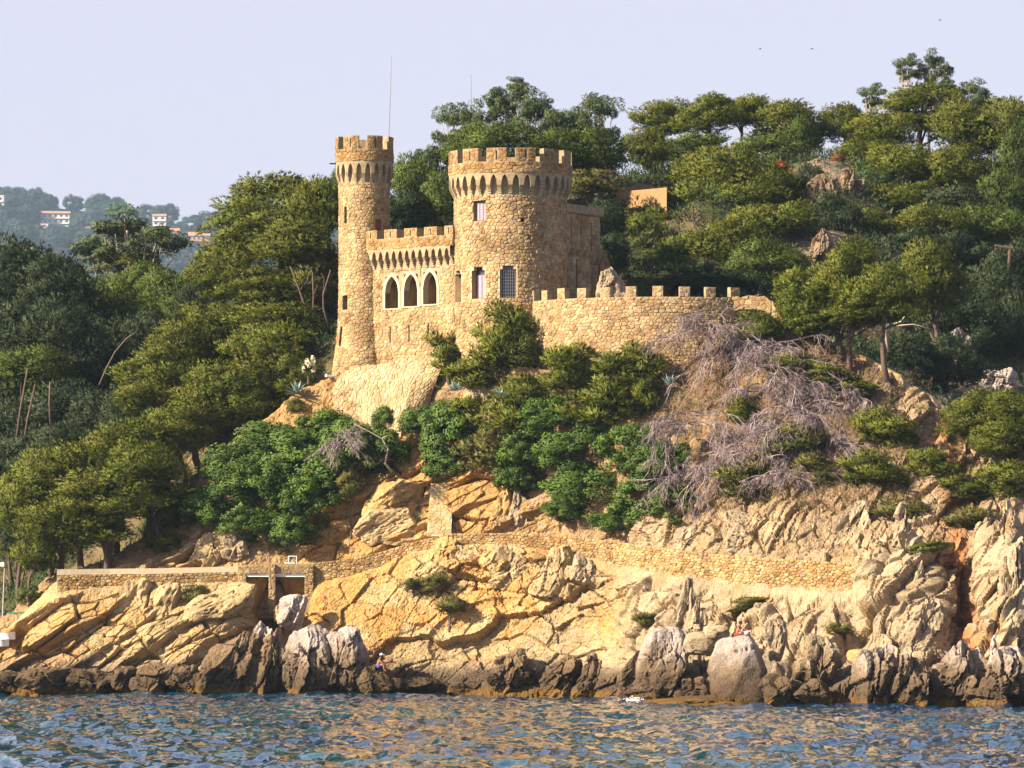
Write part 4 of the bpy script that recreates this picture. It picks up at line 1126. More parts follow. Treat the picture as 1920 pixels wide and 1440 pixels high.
BL = [
 # label, px, top, foot, width, dY, style, lean, tone, fissure angle
 ('big smooth rounded grey boulder with two people sitting on top', 1385, 1196, 1322, 118, -3.5, 'dome', 0, 'grey', 75),
 ('tall cleft grey boulder left of the dark gap beside the big smooth boulder', 1243, 1178, 1302, 84, -3.2, 'block', .12, 'grey', 80),
 ('grey block bridging the dark gap behind the two big boulders', 1310, 1186, 1228, 84, 1.2, 'round', 0, 'pale', 40),
 ('small brown block wedged at the foot of the dark gap', 1306, 1268, 1312, 52, -2.0, 'block', 0, 'brown', 60),
 ('low weed covered ledge at the waterline under the big smooth boulder', 1330, 1300, 1335, 210, -5.2, 'slab', 0, 'brown', 5),
 ('low weed covered ledge under the cleft boulder by white foam', 1215, 1296, 1330, 90, -4.4, 'slab', 0, 'brown', 8),
 ('sharp pale rock spire standing behind the cleft boulder', 1287, 1070, 1194, 62, 2.2, 'spire', .10, 'pale', 82),
 ('short pale pointed rock leaning on the right side of the spire', 1306, 1118, 1192, 40, 1.6, 'spire', .05, 'pale', 84),
 ('pale cracked block behind the sitting couple', 1345, 1172, 1200, 50, 1.6, 'round', 0, 'pale', 30),
 ('tall pointed pale block right of the sitting couple', 1455, 1158, 1240, 50, .5, 'block', -.05, 'pale', 75),
 ('pale split rock between the couple boulder and the fissured stack', 1535, 1190, 1290, 90, -.3, 'rib', .08, 'pale', 76),
 ('dark low block at the water right of the smooth boulder', 1465, 1258, 1324, 76, -2.6, 'block', 0, 'dark', 85),
 ('dark blocky rocks at the water in the shade before the split rock', 1525, 1272, 1324, 60, -3.0, 'block', 0, 'dark', 80),
 ('grey upright fissured stack with columns like books', 1640, 1212, 1330, 92, -3.4, 'rib', .16, 'grey', 80),
 ('flat topped grey block leaning against the fissured stack', 1700, 1238, 1330, 88, -3.6, 'rib', .05, 'grey', 70),
 ('round rust coloured knob between split rock and fissured stack', 1607, 1216, 1244, 40, .4, 'round', 0, 'ochre', 40),
 ('pale jagged shore rock right of the fissured stack', 1800, 1212, 1324, 96, -1.8, 'rib', .10, 'grey', 74),
 ('pale jagged shore rock at the right edge of the shore', 1888, 1225, 1330, 100, -2.6, 'rib', .08, 'grey', 76),
 ('dark foot rock under the jagged right shore rocks', 1845, 1285, 1334, 80, -3.6, 'block', 0, 'brown', 80),
 ('small grey rock pinnacle among the red gully rubble', 1868, 1192, 1240, 34, 1.2, 'rib', 0, 'grey', 85),
 ('long leaning pale pillar of rock left of the red gully', 1690, 1050, 1200, 90, 5.5, 'rib', .30, 'pale', 64),
 ('bulging pale rock mass above the fissured stack', 1725, 1130, 1262, 130, 2.6, 'rib', .18, 'pale', 50),
 ('pale pointed rock standing under the right hand pines', 1690, 935, 1030, 50, 10, 'spire', .10, 'pale', 76),
 ('tall pale rib of rock filling the right edge of the cliff', 1895, 1010, 1240, 84, 3.0, 'rib', .06, 'pale', 84),
 # centre
 ('dark brown rock point at the water below the ochre face, leftmost of three', 958, 1238, 1304, 82, -1.6, 'rib', .12, 'brown', 62),
 ('slanting dark rock fin at the water, middle of three below ochre face', 1052, 1243, 1306, 76, -1.4, 'rib', .22, 'brown', 55),
 ('pointed grey rock fin at the water, rightmost of three below ochre face', 1102, 1236, 1308, 64, -1.2, 'spire', .15, 'grey', 70),
 ('dark notched rock at the water left of the pale pebbly slope', 1150, 1262, 1310, 60, -1.4, 'block', .1, 'brown', 75),
 ('pale rubbly rock slope rising to the cleft boulder', 1190, 1210, 1300, 76, .3, 'block', .35, 'grey', 60),
 ('low brown shore rock at the end of the grey outcrop', 785, 1272, 1302, 90, -1.0, 'block', 0, 'brown', 70),
 ('low pebbly rock lump at the water under the ochre face', 880, 1278, 1304, 90, -.6, 'block', 0, 'brown', 60),
 # left group
 ('grey fissured outcrop with rounded top, left part of the group', 437, 1190, 1304, 110, -2.2, 'rib', .30, 'brown', 62),
 ('tall pale grey slab leaning behind the left outcrop', 492, 1160, 1262, 60, -1.0, 'rib', .10, 'grey', 74),
 ('smooth grey column at the middle of the left outcrop', 508, 1190, 1302, 56, -2.4, 'rib', .12, 'brown', 82),
 ('broad rounded grey outcrop with vertical cracks before the ochre face', 572, 1180, 1304, 84, -2.8, 'rib', .10, 'grey', 84),
 ('dark deeply grooved outcrop on which the man in a cap sits beside', 640, 1184, 1304, 90, -2.4, 'rib', .05, 'grey', 82),
 ('brown stepped rock at the right foot of the grooved outcrop', 700, 1250, 1304, 80, -2.8, 'block', -.1, 'brown', 70),
 ('pale knobbly rock standing in the cleft below the footbridge', 548, 1116, 1185, 54, 1.6, 'block', .08, 'grey', 70),
 ('small pale rock under the footbridge pier', 523, 1137, 1170, 20, 2.4, 'block', 0, 'cream', 70),
 ('rounded dark shore boulder, large, left of the grey outcrop', 285, 1242, 1302, 72, -2.0, 'block', .05, 'brown', 75),
 ('rounded dark shore boulder touching the left outcrop', 348, 1248, 1304, 66, -2.0, 'block', .1, 'brown', 70),
 ('dark low shore boulder at far left of the shore', 90, 1254, 1298, 110, -1.6, 'block', .15, 'dark', 40),
 ('dark low shore boulder second from the far left', 165, 1258, 1300, 80, -1.8, 'block', .1, 'dark', 50),
 ('dark low shore boulder cut by the left picture edge', 15, 1262, 1297, 70, -1.2, 'block', .1, 'dark', 50),
 ('brown cracked boulder between the dark boulders and the round ones', 232, 1250, 1300, 50, -1.7, 'block', .1, 'brown', 75),
 # slabs of the left bank and path edge
 ('big rounded tan slab leaning on the left path wall', 245, 1088, 1165, 62, 0, 'slab', .22, 'cream', 52),
 ('pointed tan slab rising under the left path wall', 305, 1095, 1175, 54, 0, 'slab', .25, 'cream', 52),
 ('wide overhanging tan slab beside the footbridge cleft', 405, 1090, 1185, 130, 0, 'slab', .35, 'cream', 32),
 ('upright tan block cracked in two above the ochre face', 830, 1008, 1075, 60, 0, 'block', .15, 'ochre', 60),
 ('large square cream block set in the arching path wall', 1040, 1030, 1130, 96, 0, 'block', .0, 'cream', 78),
 ('cream block beside the large square block under the path wall', 1095, 1040, 1100, 50, 0, 'block', .0, 'pale', 80),
 ('cream rounded block left of the large square one', 960, 1030, 1110, 90, 0, 'block', .0, 'cream', 50),
 # boulders lying on the bank above the path
 ('tilted brown slab on the bank left of the buttress, upper', 740, 905, 985, 120, 0, 'slab', .35, 'ochre', 33),
 ('tilted brown slab on the bank left of the buttress, lower', 725, 955, 1020, 130, 0, 'slab', .35, 'cream', 33),
 ('pale boulder under the bright green bush above the left path wall', 395, 1000, 1066, 70, 0, 'block', .1, 'cream', 50),
 ('pale split boulder lying beside the footbridge on the bank', 440, 1005, 1060, 60, 0, 'block', -.1, 'pale', 70),
 ('fluted reddish rock right of the buttress', 945, 920, 1000, 56, 0, 'rib', .15, 'ochre', 74),
 ('pale upright rock block right of the fluted reddish rock', 972, 912, 985, 34, 0, 'block', .0, 'pale', 80),
 ('cream rock shoulder right of the lower green bushes', 1295, 985, 1040, 80, 0, 'block', .1, 'pale', 60),
 ('leaning pale rock on the bank under the dead brush', 1400, 960, 1045, 110, 0, 'slab', -.3, 'pale', 150),
 ('ridged pale rock on the bank below the small right pines', 1590, 940, 1050, 90, 0, 'rib', .3, 'pale', 58),
]
for k, b in enumerate(BL):
    lb, px, a0, a1, w, dy, stl, ln, tone, fis = b
    if dy == 0:
        h = sight(px, (a0 + a1) / 2); Y = (h.y + .15) if h else 362
        dep = w * Y / FOC * .6
    else:
        Y = SH(px) + dy + 1.2; dep = None
        if a1 > 1290 and dy < -.8 and stl != 'dome':
            w *= 1.25
            if stl in ('rib', 'spire'): a0 -= 14
    boulder(lb, px, a0, a1, w, Y, stl, k * 13 + 7, ln, dep, tone, fis, 5 if w > 66 else 4, wet=1.0 if a1 > 1250 else 0.0)
# ------------------------------------------------------------------ vegetation
def leafmat(name, base, trans=.06, namt=.35, nscale=.8, rough=.6):
    m = mat(name, base, rough=rough, attr=True, nscale=nscale, namt=namt, coords='World', spec=.25, trans=trans, hue=(1.0, .96, .85))
    return m
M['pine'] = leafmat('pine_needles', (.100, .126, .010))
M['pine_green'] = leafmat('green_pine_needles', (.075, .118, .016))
M['pine_dark'] = leafmat('shaded_pine_needles', (.034, .058, .022), trans=.06)  # pine needles with the woods' shade put into the colour
M['bush'] = leafmat('bright_shrub_leaves', (.058, .110, .012), trans=.06)
M['bush_dull'] = leafmat('dull_shrub_leaves', (.115, .120, .028))
M['gum'] = leafmat('gum_leaves', (.085, .125, .050), trans=.15)
M['far'] = leafmat('far_wood_leaves', (.018, .042, .032), trans=.0, nscale=.1)  # leaf green pushed towards blue to carry the distance haze
M['rust'] = leafmat('rust_leaves', (.32, .07, .03), trans=.1)
M['dry'] = leafmat('dry_grass', (.24, .175, .105), trans=.1)
M['agave'] = mat('agave_leaf', (.16, .24, .22), rough=.5, nscale=3, namt=.2)
M['petal'] = mat('cream_petals', (.70, .66, .50), rough=.7, nscale=3, namt=.15)
M['bark'] = mat('pine_bark', (.10, .072, .058), rough=.95, nscale=4, namt=.4, bump=.6, bscale=8, coords='World')  # bark darkened so trunks in the left wood read as shaded
M['pale_bark'] = mat('pale_bark', (.38, .31, .26), rough=.9, nscale=3, namt=.3, coords='World')
M['dead'] = mat('dead_twigs', (.27, .215, .22), rough=.95, nscale=2, namt=.3, coords='World')

def unit(v): return v / (np.linalg.norm(v, axis=-1, keepdims=True) + 1e-9)
def leaf_tris(P, D, Ln, Wd, rg, C):
    """one narrow blade per row: base P, direction D"""
    side = unit(np.cross(D, rg.normal(size=D.shape)))
    V = np.stack([P - side * Wd[:, None] * .5, P + side * Wd[:, None] * .5, P + D * Ln[:, None]], 1)
    return V.reshape(-1, 3), np.repeat(C, 3, 0)
def leaf_quads(P, Nn, Ln, Wd, rg, C):
    t = unit(np.cross(Nn, rg.normal(size=Nn.shape))); b = np.cross(Nn, t)
    V = np.stack([P - t * Ln[:, None] * .5, P - b * Wd[:, None] * .5, P + t * Ln[:, None] * .5, P + b * Wd[:, None] * .5], 1)
    return V.reshape(-1, 3), np.repeat(C, 4, 0)

NRM = {}
def leafy(name, V, F, matl, C_):
    me = npmesh(name, V, F, matl, C_, smooth=True)
    me.normals_split_custom_set_from_vertices(NRM[id(C_)].astype(np.float32).tolist())
    return me
def crown_mesh(kind, seed):
    """unit crown (radius about 1, centre at origin); returns mesh, clump centres"""
    rg = np.random.RandomState(seed)
    if kind == 'pine':      # flat-topped clumps in tiers, gaps between
        n = 52; c = unit(rg.normal(size=(n, 3))); r = rg.uniform(.3, .84, n) ** .7
        c = c * r[:, None]; c[:, 2] = c[:, 2] * .85 + .05
        rad_ = rg.uniform(.20, .38, n); nt, k, ln, wd, fl = 125, 6, .088, .020, .78
    elif kind == 'small':
        n = 20; c = unit(rg.normal(size=(n, 3))) * (rg.uniform(.2, .75, n) ** .8)[:, None]
        rad_ = rg.uniform(.28, .44, n); nt, k, ln, wd, fl = 110, 4, .17, .040, .7
    elif kind == 'gum':
        n = 30; c = unit(rg.normal(size=(n, 3))) * rg.uniform(.45, .92, n)[:, None]
        rad_ = rg.uniform(.15, .30, n); nt, k, ln, wd, fl = 130, 3, .10, .030, .9
    elif kind == 'bush':
        n = 60; c = unit(rg.normal(size=(n, 3))); c[:, 2] = np.abs(c[:, 2]) * rg.choice([1, 1, 1, -.6], n)
        c = c * rg.uniform(.55, .88, n)[:, None]; rad_ = rg.uniform(.16, .28, n); nt, k, ln, wd, fl = 190, 1, .075, .05, .9
    VV_, CC_, NN_ = [], [], []
    for i in range(n):
        d = unit(rg.normal(size=(nt, 3)))
        d[:, 2] = np.where(d[:, 2] < -.3, d[:, 2] * (.35 if kind != 'gum' else .9), d[:, 2]); d = unit(d)
        rr = rad_[i] * rg.uniform(.55, 1.08, nt)
        P = c[i] + d * rr[:, None] * np.array([1, 1, fl])
        tint = np.array([1, 1, 1.]) * rg.uniform(.74, 1.2) * np.array([rg.uniform(.92, 1.1), 1, rg.uniform(.8, 1.2)])
        P = np.repeat(P, k, 0); d2 = np.repeat(d, k, 0)
        m = len(P)
        cc = tint * rg.uniform(.72, 1.22, (m, 1))
        if kind in ('pine', 'small'):
            br = rg.uniform(size=m) < .05; cc[br] = np.array([1.5, .8, .8]) * rg.uniform(.6, .9)
            dr = unit(d2 * .8 + np.array([0, 0, .55]) + rg.normal(size=(m, 3)) * .45)
            V, C_ = leaf_tris(P, dr, ln * rg.uniform(.6, 1.3, m), wd * rg.uniform(.7, 1.3, m), rg, cc)
        elif kind == 'gum':
            dr = unit(d2 * .35 + np.array([0, 0, -.7]) + rg.normal(size=(m, 3)) * .5)
            V, C_ = leaf_tris(P, dr, ln * rg.uniform(.6, 1.3, m), wd * rg.uniform(.7, 1.3, m), rg, cc)
        else:
            nn = unit(d2 + rg.normal(size=(m, 3)) * .5 + np.array([-.1, -.1, .25]))
            V, C_ = leaf_quads(P, nn, ln * rg.uniform(.6, 1.3, m), wd * rg.uniform(.7, 1.3, m), rg, cc)
        q_ = 4 if kind == 'bush' else 3
        T3 = V.reshape(-1, q_, 3); gn = unit(np.cross(T3[:, 1] - T3[:, 0], T3[:, 2] - T3[:, 0]))
        flip = (gn * d2).sum(1) < 0
        T3[flip] = T3[flip][:, ::-1]; gn[flip] *= -1
        cdir = unit(np.repeat(c[i][None], len(d2), 0))
        nn_ = unit(d2 * .8 + gn * .5 + cdir * .25)
        VV_.append(T3.reshape(-1, 3)); CC_.append(C_); NN_.append(np.repeat(nn_, q_, 0))
    V = np.concatenate(VV_); C_ = np.concatenate(CC_); q = 4 if kind == 'bush' else 3
    NRM[id(C_)] = np.concatenate(NN_)
    return V, np.arange(len(V)).reshape(-1, q), C_, c
CROWN = {}
def crown(kind, var, matn):
    key = (kind, var, 'mesh')
    if key not in CROWN:
        if (kind, var) not in CROWN: CROWN[kind, var] = crown_mesh(kind, {'pine': 10, 'small': 30, 'gum': 50, 'bush': 70}[kind] + var)
        V, F, C_, c = CROWN[kind, var]
        CROWN[key] = leafy('crown', V, F, M[matn], C_)
    return CROWN[key], CROWN[kind, var][3]

LEAN = random.Random(4)
def tree(name, label, cat, px, py, w, h, Y, kind, matn, var, group=None, bark='bark', trunk=True, limbs=9, dep=None, base=None):
    rg = random.Random(int(px * 7 + py * 13 + Y))
    c = W(px, py, Y); s = Y / FOC
    sx, sz = w * s / 2, h * s / 2; sy = dep or (sx * .8 if kind != 'bush' else min(sx * .8, 1.6))
    bx, by = (c.x + rg.uniform(-.15, .15) * sx, c.y + .1) if base is None else base
    bz = ground(bx, by)
    if bz > c.z - sz * .2: bz = c.z - sz * .9 if trunk else bz
    bz = min(bz, c.z - sz * .3)
    t = thing(name, label, cat, (bx, by, bz - .1), group)
    rot = rg.uniform(0, 6.28); tilt_ = Matrix.Rotation(rg.uniform(-.22, .22), 4, 'Y') @ Matrix.Rotation(rg.uniform(-.15, .15), 4, 'X')
    me, cc = crown(kind, var, matn)
    o = link('crown', me, t)
    o.material_slots[0].link = 'OBJECT'; o.material_slots[0].material = M[matn]
    o.location = (c.x - bx, c.y - by, c.z - bz + .1)
    # turn about the upright axis, then fit to the tree's own spread
    Mx = Matrix.Diagonal((sx, sy, sz, 1)) @ Matrix.Rotation(rot, 4, 'Z')
    o.matrix_local = Matrix.Translation(o.location) @ tilt_ @ Mx
    if trunk:
        mb = MB(); b0 = Vector((bx, by, bz - .5)); top = c + Vector((0, 0, sz * .25))
        r0 = max(.07, min(.32, sx * .07))
        ln = rg.uniform(-.12, .12) * (top - b0).length
        mid = b0.lerp(top, .45) + Vector((ln, rg.uniform(-.3, .3), 0))
        P = [b0, b0.lerp(mid, .5) + Vector((ln * .35, 0, 0)), mid, mid.lerp(top, .5) + Vector((-ln * .2, 0, 0)), top]
        mb.tube(P, [r0 * 1.25, r0, r0 * .8, r0 * .55, r0 * .25], 7)
        off = o.location + t.location
        for q in rg.sample(range(len(cc)), min(limbs, len(cc))):
            p = Vector(cc[q]); p = Matrix.Rotation(rot, 4, 'Z') @ p; p = off + Vector((p.x * sx, p.y * sy, p.z * sz))
            k = rg.uniform(.5, .95); st_ = P[2].lerp(P[4], max(0, (k - .5) * 1.8)) if k > .55 else P[1].lerp(P[2], k)
            m2 = st_.lerp(p, .5) + Vector((0, 0, -.08 * (p - st_).length + rg.uniform(-.1, .1)))
            mb.tube([st_, m2, p], [r0 * .42, r0 * .28, r0 * .1], 5, cap=False)
        part('trunk', mb, M[bark], t, smooth=True)
    return t

# each row: kind, px, py, w, h, Y, label ('' = one of a group that nothing tells apart)
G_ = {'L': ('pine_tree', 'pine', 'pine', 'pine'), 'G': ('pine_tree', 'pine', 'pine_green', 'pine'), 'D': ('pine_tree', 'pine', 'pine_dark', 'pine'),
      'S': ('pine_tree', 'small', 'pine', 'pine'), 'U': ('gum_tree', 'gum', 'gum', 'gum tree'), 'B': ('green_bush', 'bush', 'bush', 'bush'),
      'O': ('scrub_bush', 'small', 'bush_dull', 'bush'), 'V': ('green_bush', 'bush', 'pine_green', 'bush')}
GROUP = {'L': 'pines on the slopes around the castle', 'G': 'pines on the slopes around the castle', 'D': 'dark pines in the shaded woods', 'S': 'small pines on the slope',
         'U': 'gum trees behind the castle', 'B': 'bright green bushes on the slope', 'O': 'scrub bushes on the slope', 'V': 'green bushes in the wood'}
TREES = [
 # skyline, right
 ('L',1250,228,110,80,432,'flat topped skyline pine, first to the right of the gum trees'),('L',1330,222,120,84,430,'skyline pine with bare limbs showing sky, over the ochre hut'),('L',1390,210,100,76,434,'tallest bushy skyline pine right of the bare limbed one'),
 ('L',1470,235,120,96,430,'broad dark skyline pine left of the gap in the skyline'),('G',1505,262,70,90,428,'narrow skyline pine at the left side of the skyline gap'),
 ('L',1212,285,84,66,415,'round pine under the first skyline pine'),('L',1580,240,100,86,432,'skyline pine at the right side of the skyline gap'),('L',1655,250,130,96,430,'wide tiered pine below the small gum at top right'),
 ('L',1730,205,160,100,436,'big domed pine crowning the hill under the tall gum'),('L',1805,245,150,120,432,'sloping pine right of the domed one on the hilltop'),('L',1880,245,110,130,430,'tall pine at the upper right picture corner'),('G',1905,320,80,120,426,'dark pine cut by the right picture edge'),
 ('G',1290,282,130,56,422,'low pine filling beneath the bare limbed skyline pine'),('G',1440,290,130,56,420,'low dark pine under the broad skyline pine'),
 ('L',1620,300,120,64,424,'flat pine above the brown rock outcrop'),('L',1700,318,160,70,420,'wide flat pine under the wide tiered pine'),('L',1790,330,150,80,418,'pine beside the red shrub, high on the right slope'),('G',1880,378,110,100,415,'shaded pine low against the right edge'),
 ('L',1322,338,136,90,405,'broad pine right of the ochre hut'),('L',1400,348,190,110,402,'biggest rounded pine on the mid slope, left of the outcrop'),('L',1330,402,210,84,398,'wide pine spreading over the middle of the right slope'),
 ('L',1222,430,120,56,394,'pine beside the hut and the shaded wing'),('L',1440,432,180,90,392,'pine left of the brown rock outcrop base'),('L',1195,455,120,76,390,'drooping pine just above the ruined rock'),
 ('L',1340,476,170,90,388,'pine hanging over the middle merlons'),('G',1265,492,110,64,387,'dark pine behind the middle merlons of the terrace wall'),('G',1430,505,150,80,384,'shadowy pine over the right end of the terrace wall'),
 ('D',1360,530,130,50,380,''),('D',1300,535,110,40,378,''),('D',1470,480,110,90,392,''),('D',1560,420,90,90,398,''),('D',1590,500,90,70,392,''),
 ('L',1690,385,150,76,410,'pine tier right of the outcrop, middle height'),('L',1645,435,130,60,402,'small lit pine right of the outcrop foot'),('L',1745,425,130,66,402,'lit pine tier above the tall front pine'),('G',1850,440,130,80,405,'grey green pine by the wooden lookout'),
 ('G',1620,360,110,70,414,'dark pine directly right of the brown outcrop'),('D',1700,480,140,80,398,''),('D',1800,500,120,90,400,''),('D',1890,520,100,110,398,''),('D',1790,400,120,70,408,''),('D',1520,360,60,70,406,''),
 # lit pines, lower right
 ('L',1530,552,150,100,371,'yellow green pine right of the broken wall stub'),('L',1600,525,120,110,374,'pine between the stub pine and the tall pointed pine'),('L',1738,528,140,120,376,'tall pointed pine with forked bare trunk over the ravine'),('L',1660,560,130,100,373,'pine crown left of the forked trunk'),
 ('L',1580,600,180,46,367,'spreading pine skirt above the long pale parapet'),('L',1500,590,90,70,368,'small lit pine against the broken wall stub'),
 ('D',1800,620,140,100,385,''),('D',1885,640,120,140,388,''),('D',1850,560,120,90,395,''),('D',1780,690,110,80,375,''),('D',1700,660,90,60,372,''),
 ('L',1830,782,130,70,352,'bright pine hanging beside the lowest stair parapet'),('L',1905,772,110,66,350,'bright pine at the right picture edge above the ridge'),('L',1885,832,130,60,349,'second bright pine at the right edge, lower'),
 ('S',1672,812,120,60,350,'small pine beside the lowest stair parapet'),('S',1630,882,150,64,346.5,'small spreading pine above the ribbed cliff, lit yellow'),('S',1745,872,100,56,346,'small pine at the brow above the red gully'),('S',1890,900,120,60,345.5,'small dull pine at the brow near right edge'),('S',1800,915,100,40,345,'low pine at the brow over the red gully'),
 ('S',1422,618,90,64,360,'small pine on the ridge under the broken wall stub'),('S',1490,684,120,40,357.5,'low pine among the dead brush, upper'),('S',1548,702,110,34,356.5,'low pine right of the dead brush, upper'),('S',1600,730,104,34,355.6,'low pine below the long pale parapet'),('S',1390,770,60,50,354.5,'tiny pine between the two dead brush fans'),('S',1740,1028,90,22,339,'tiny green tuft growing on the pale cliff'),
 # before the castle
 ('S',940,632,120,110,357.5,'tallest front pine standing before the broad tower'),('S',840,664,90,72,358,'pine left of the tallest front pine, before the gallery wall'),('S',985,660,70,60,357,'right bough pine of the tallest front pine'),('S',905,700,130,64,357,'low pine skirt under the tallest front pine'),
 ('S',1080,690,130,74,356.5,'pine before the left end of the terrace wall'),('S',1170,690,130,76,356,'pine before the middle of the terrace wall'),('S',1000,735,130,64,356,'dull pine below the terrace wall end'),('S',880,775,110,56,357,'olive pine beside the crazy paved slope'),
 ('O',930,805,140,90,356,'brownish scrub between the two bright green bush masses'),('S',1150,745,140,84,355,'olive pine above the right bright bush mass'),('S',1100,772,120,60,355,'olive scrub pine on top of the right bush mass'),('S',1215,740,60,70,354.5,'narrow olive pine left of the spiky agave'),
 ('S',965,772,130,96,355.8,'dull pine in the centre under the low pine skirt'),('O',905,850,110,76,355.5,'brown scrub above the fluted reddish rock, left'),('O',962,846,100,76,354.5,'brown scrub above the fluted reddish rock, right'),('B',985,908,70,56,353,'bright bush over the pale upright block right of the fluted rock'),
 # bright bushes right of centre
 ('B',1045,798,130,84,353,'bright bush topping the right bush mass'),('B',1095,850,150,90,351.5,'bright bush in the heart of the right bush mass'),('B',1185,852,150,84,350.5,'bright bush at the upper right of the right bush mass'),('B',1000,862,110,80,353,'bright bush at the left of the right bush mass'),
 ('B',1245,885,110,84,349.5,'bright bush touching the dead brush'),('B',1115,930,160,90,349.5,'bright bush low in the right bush mass'),('B',1205,945,130,84,348.5,'bright bush low at the right of the bush mass'),('B',1060,962,80,40,350.5,'small bright bush by the ridged reddish rock'),('B',1275,950,96,70,347.5,'round bright bush at the right end of the bush mass'),('B',1165,985,120,40,347.5,'lowest bright bush above the long path wall'),
 ('B',840,830,120,110,357,'bright bush above the buttress'),('B',800,800,90,70,359,'bright bush at the foot of the crazy paved slope'),('B',836,884,72,50,358.5,'bright bush on top of the buttress'),('B',960,900,70,60,354,'small bright bush above the fluted reddish rock'),
 # bright bush mass, left
 ('B',610,812,120,64,366,'bright bush at the top of the left bush mass'),('B',525,840,150,80,366,'bright bush at the upper left of the left bush mass'),('B',455,882,140,84,366,'bright bush on the left shoulder of the left bush mass'),('B',560,882,150,92,364.5,'bright bush in the centre of the left bush mass'),('B',645,856,120,100,365,'bright bush at the right of the left bush mass'),
 ('B',705,850,110,86,364.5,'bright bush beside the bare white branch'),('B',500,930,160,94,364.5,'bright bush low in the centre of the left mass'),('B',415,940,140,76,365.5,'bright bush at the left foot of the left mass'),('B',585,950,120,90,363.8,'bright bush low at the right of the left mass'),('B',480,992,110,66,363.6,'bright bush over the footbridge, left'),('B',540,1008,100,60,363.2,'bright bush directly over the footbridge'),('B',380,965,90,56,366,'bright bush tip reaching the split boulder'),('O',655,912,60,60,363.8,'brownish small bush on the right rim of left mass'),
 ('B',725,795,56,50,367,'small round bush in front of the crazy paved slope'),
 ('V',592,650,96,100,384,'deep green bush behind the foot of the slender tower'),('V',640,620,50,60,388,'green bush between pine trunks and the slender tower'),
 # left wood, lit
 ('L',520,392,190,90,394,'big lit pine topping the wood left of the castle'),('L',598,392,110,110,391,'pine touching the left of the slender tower top'),('L',462,452,170,84,391,'second tier pine in the wood left of the castle'),('L',548,470,180,90,389,'pine above the dead grey branches left of the tower'),('O',600,530,110,80,387,'greyish bare pine crown beside the slender tower'),
 ('L',428,522,130,84,388,'pine right of the tall gum, on the wood edge'),('L',500,552,150,70,387,'flat pine tier above the leaning trunks'),('L',480,612,180,84,384,'wide lit pine in the middle of the left wood'),('L',400,622,140,80,384,'lit pine left of the wide middle one'),('L',345,655,150,84,382,'lit pine at the left rim of the olive wood'),('L',505,665,170,90,380,'pine crown left of the deep green bush'),
 ('L',318,705,170,84,380,'lit pine spreading over the dark hollow'),('L',435,722,180,90,378,'lit pine above the sandy crest'),('L',545,712,100,70,377,'pine behind the big agave'),('L',285,742,130,66,378,'pine bough reaching left over the dark hollow'),('L',372,772,160,84,376,'lit pine at the lower part of the olive wood'),('L',462,768,110,54,375.5,'small pine on the crest above the bright bush mass'),('L',330,812,130,60,374,'pine over the stone steps on the left ridge'),
 ('L',240,850,160,92,372,'peaked olive pine at lower left'),('L',165,882,170,110,370.5,'broad olive pine at lower left, middle of three'),('L',272,885,140,84,370,'olive pine above the pale boulders'),('L',85,905,140,90,370,'olive pine at lower left, outermost'),('L',45,955,120,110,370,'olive pine cut by the left picture edge'),('L',200,935,190,84,368.5,'drooping olive pine skirt over the left path'),
 ('L',115,985,160,84,368,'olive pine behind the end of the left path wall'),('S',300,935,130,56,369.5,'small pine on the left ridge beside bright bush mass'),('S',65,1035,90,84,367,'small pine left of the path wall end'),('S',185,992,130,54,367,'low pine bough over the left path wall'),('S',330,962,90,50,368,'small pine above the pale boulders on the bank'),('S',310,1018,70,34,365,'small bush pine on the bank behind the left path wall'),('V',55,1122,56,44,362,'light green bush below the path wall end by the beach path'),
 # left wood, green and dark
 ('G',195,560,120,64,420,'green pine under the tall gum, left'),('G',262,555,120,84,418,'green pine under the tall gum, right'),('G',322,552,120,92,415,'green pine between the gum and the olive wood'),('G',342,602,90,70,410,'green pine low at the edge of olive wood'),('G',235,605,120,64,412,'green pine above the bent bare trunk'),
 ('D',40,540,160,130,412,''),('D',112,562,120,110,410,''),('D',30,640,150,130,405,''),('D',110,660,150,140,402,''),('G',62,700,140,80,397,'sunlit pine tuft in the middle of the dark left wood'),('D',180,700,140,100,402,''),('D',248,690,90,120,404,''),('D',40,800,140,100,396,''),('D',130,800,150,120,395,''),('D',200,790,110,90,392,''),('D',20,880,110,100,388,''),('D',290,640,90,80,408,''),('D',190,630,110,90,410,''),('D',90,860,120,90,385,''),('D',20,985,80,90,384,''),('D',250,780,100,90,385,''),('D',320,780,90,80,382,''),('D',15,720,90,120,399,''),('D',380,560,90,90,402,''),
 # gum trees behind the castle
 ('U',852,240,96,90,402,'leftmost gum tree behind the broad tower battlements'),('U',905,240,100,96,400,'gum tree below the short antenna'),('U',958,190,120,80,404,'highest gum crown behind the broad tower'),('U',968,157,44,26,404.5,'topmost tuft of gum leaves behind the broad tower'),('U',1005,225,110,90,401,'gum right of the highest gum crown'),('U',1060,245,110,96,402,'gum behind the right half of the broad tower'),('U',1122,225,100,100,404,'rightmost gum tree with bare twigs on top'),('U',1010,200,60,50,403,'small gum crown right of the highest one'),
 ('G',1095,292,140,84,398,'green crown right of the broad tower battlements'),('U',800,305,76,80,396,'gum tree in the gap between the towers, upper'),('G',780,362,110,100,392,'pine in the gap between the towers, left'),('G',822,388,90,90,390,'pine in the gap next to the broad tower'),('D',758,402,90,80,389,''),('G',940,290,150,80,395,'green crown showing through broad tower merlons'),('G',1030,295,120,80,396,'green crown behind right merlons of broad tower'),('G',880,292,100,80,396,'green crown behind left merlons of broad tower'),('O',1105,345,120,60,393,'dry scrub above the shaded wing roof'),
 ('G',645,362,60,60,396,'pine peeping out left of the slender tower'),('D',1130,420,60,80,383,''),('D',1150,480,60,60,381,''),
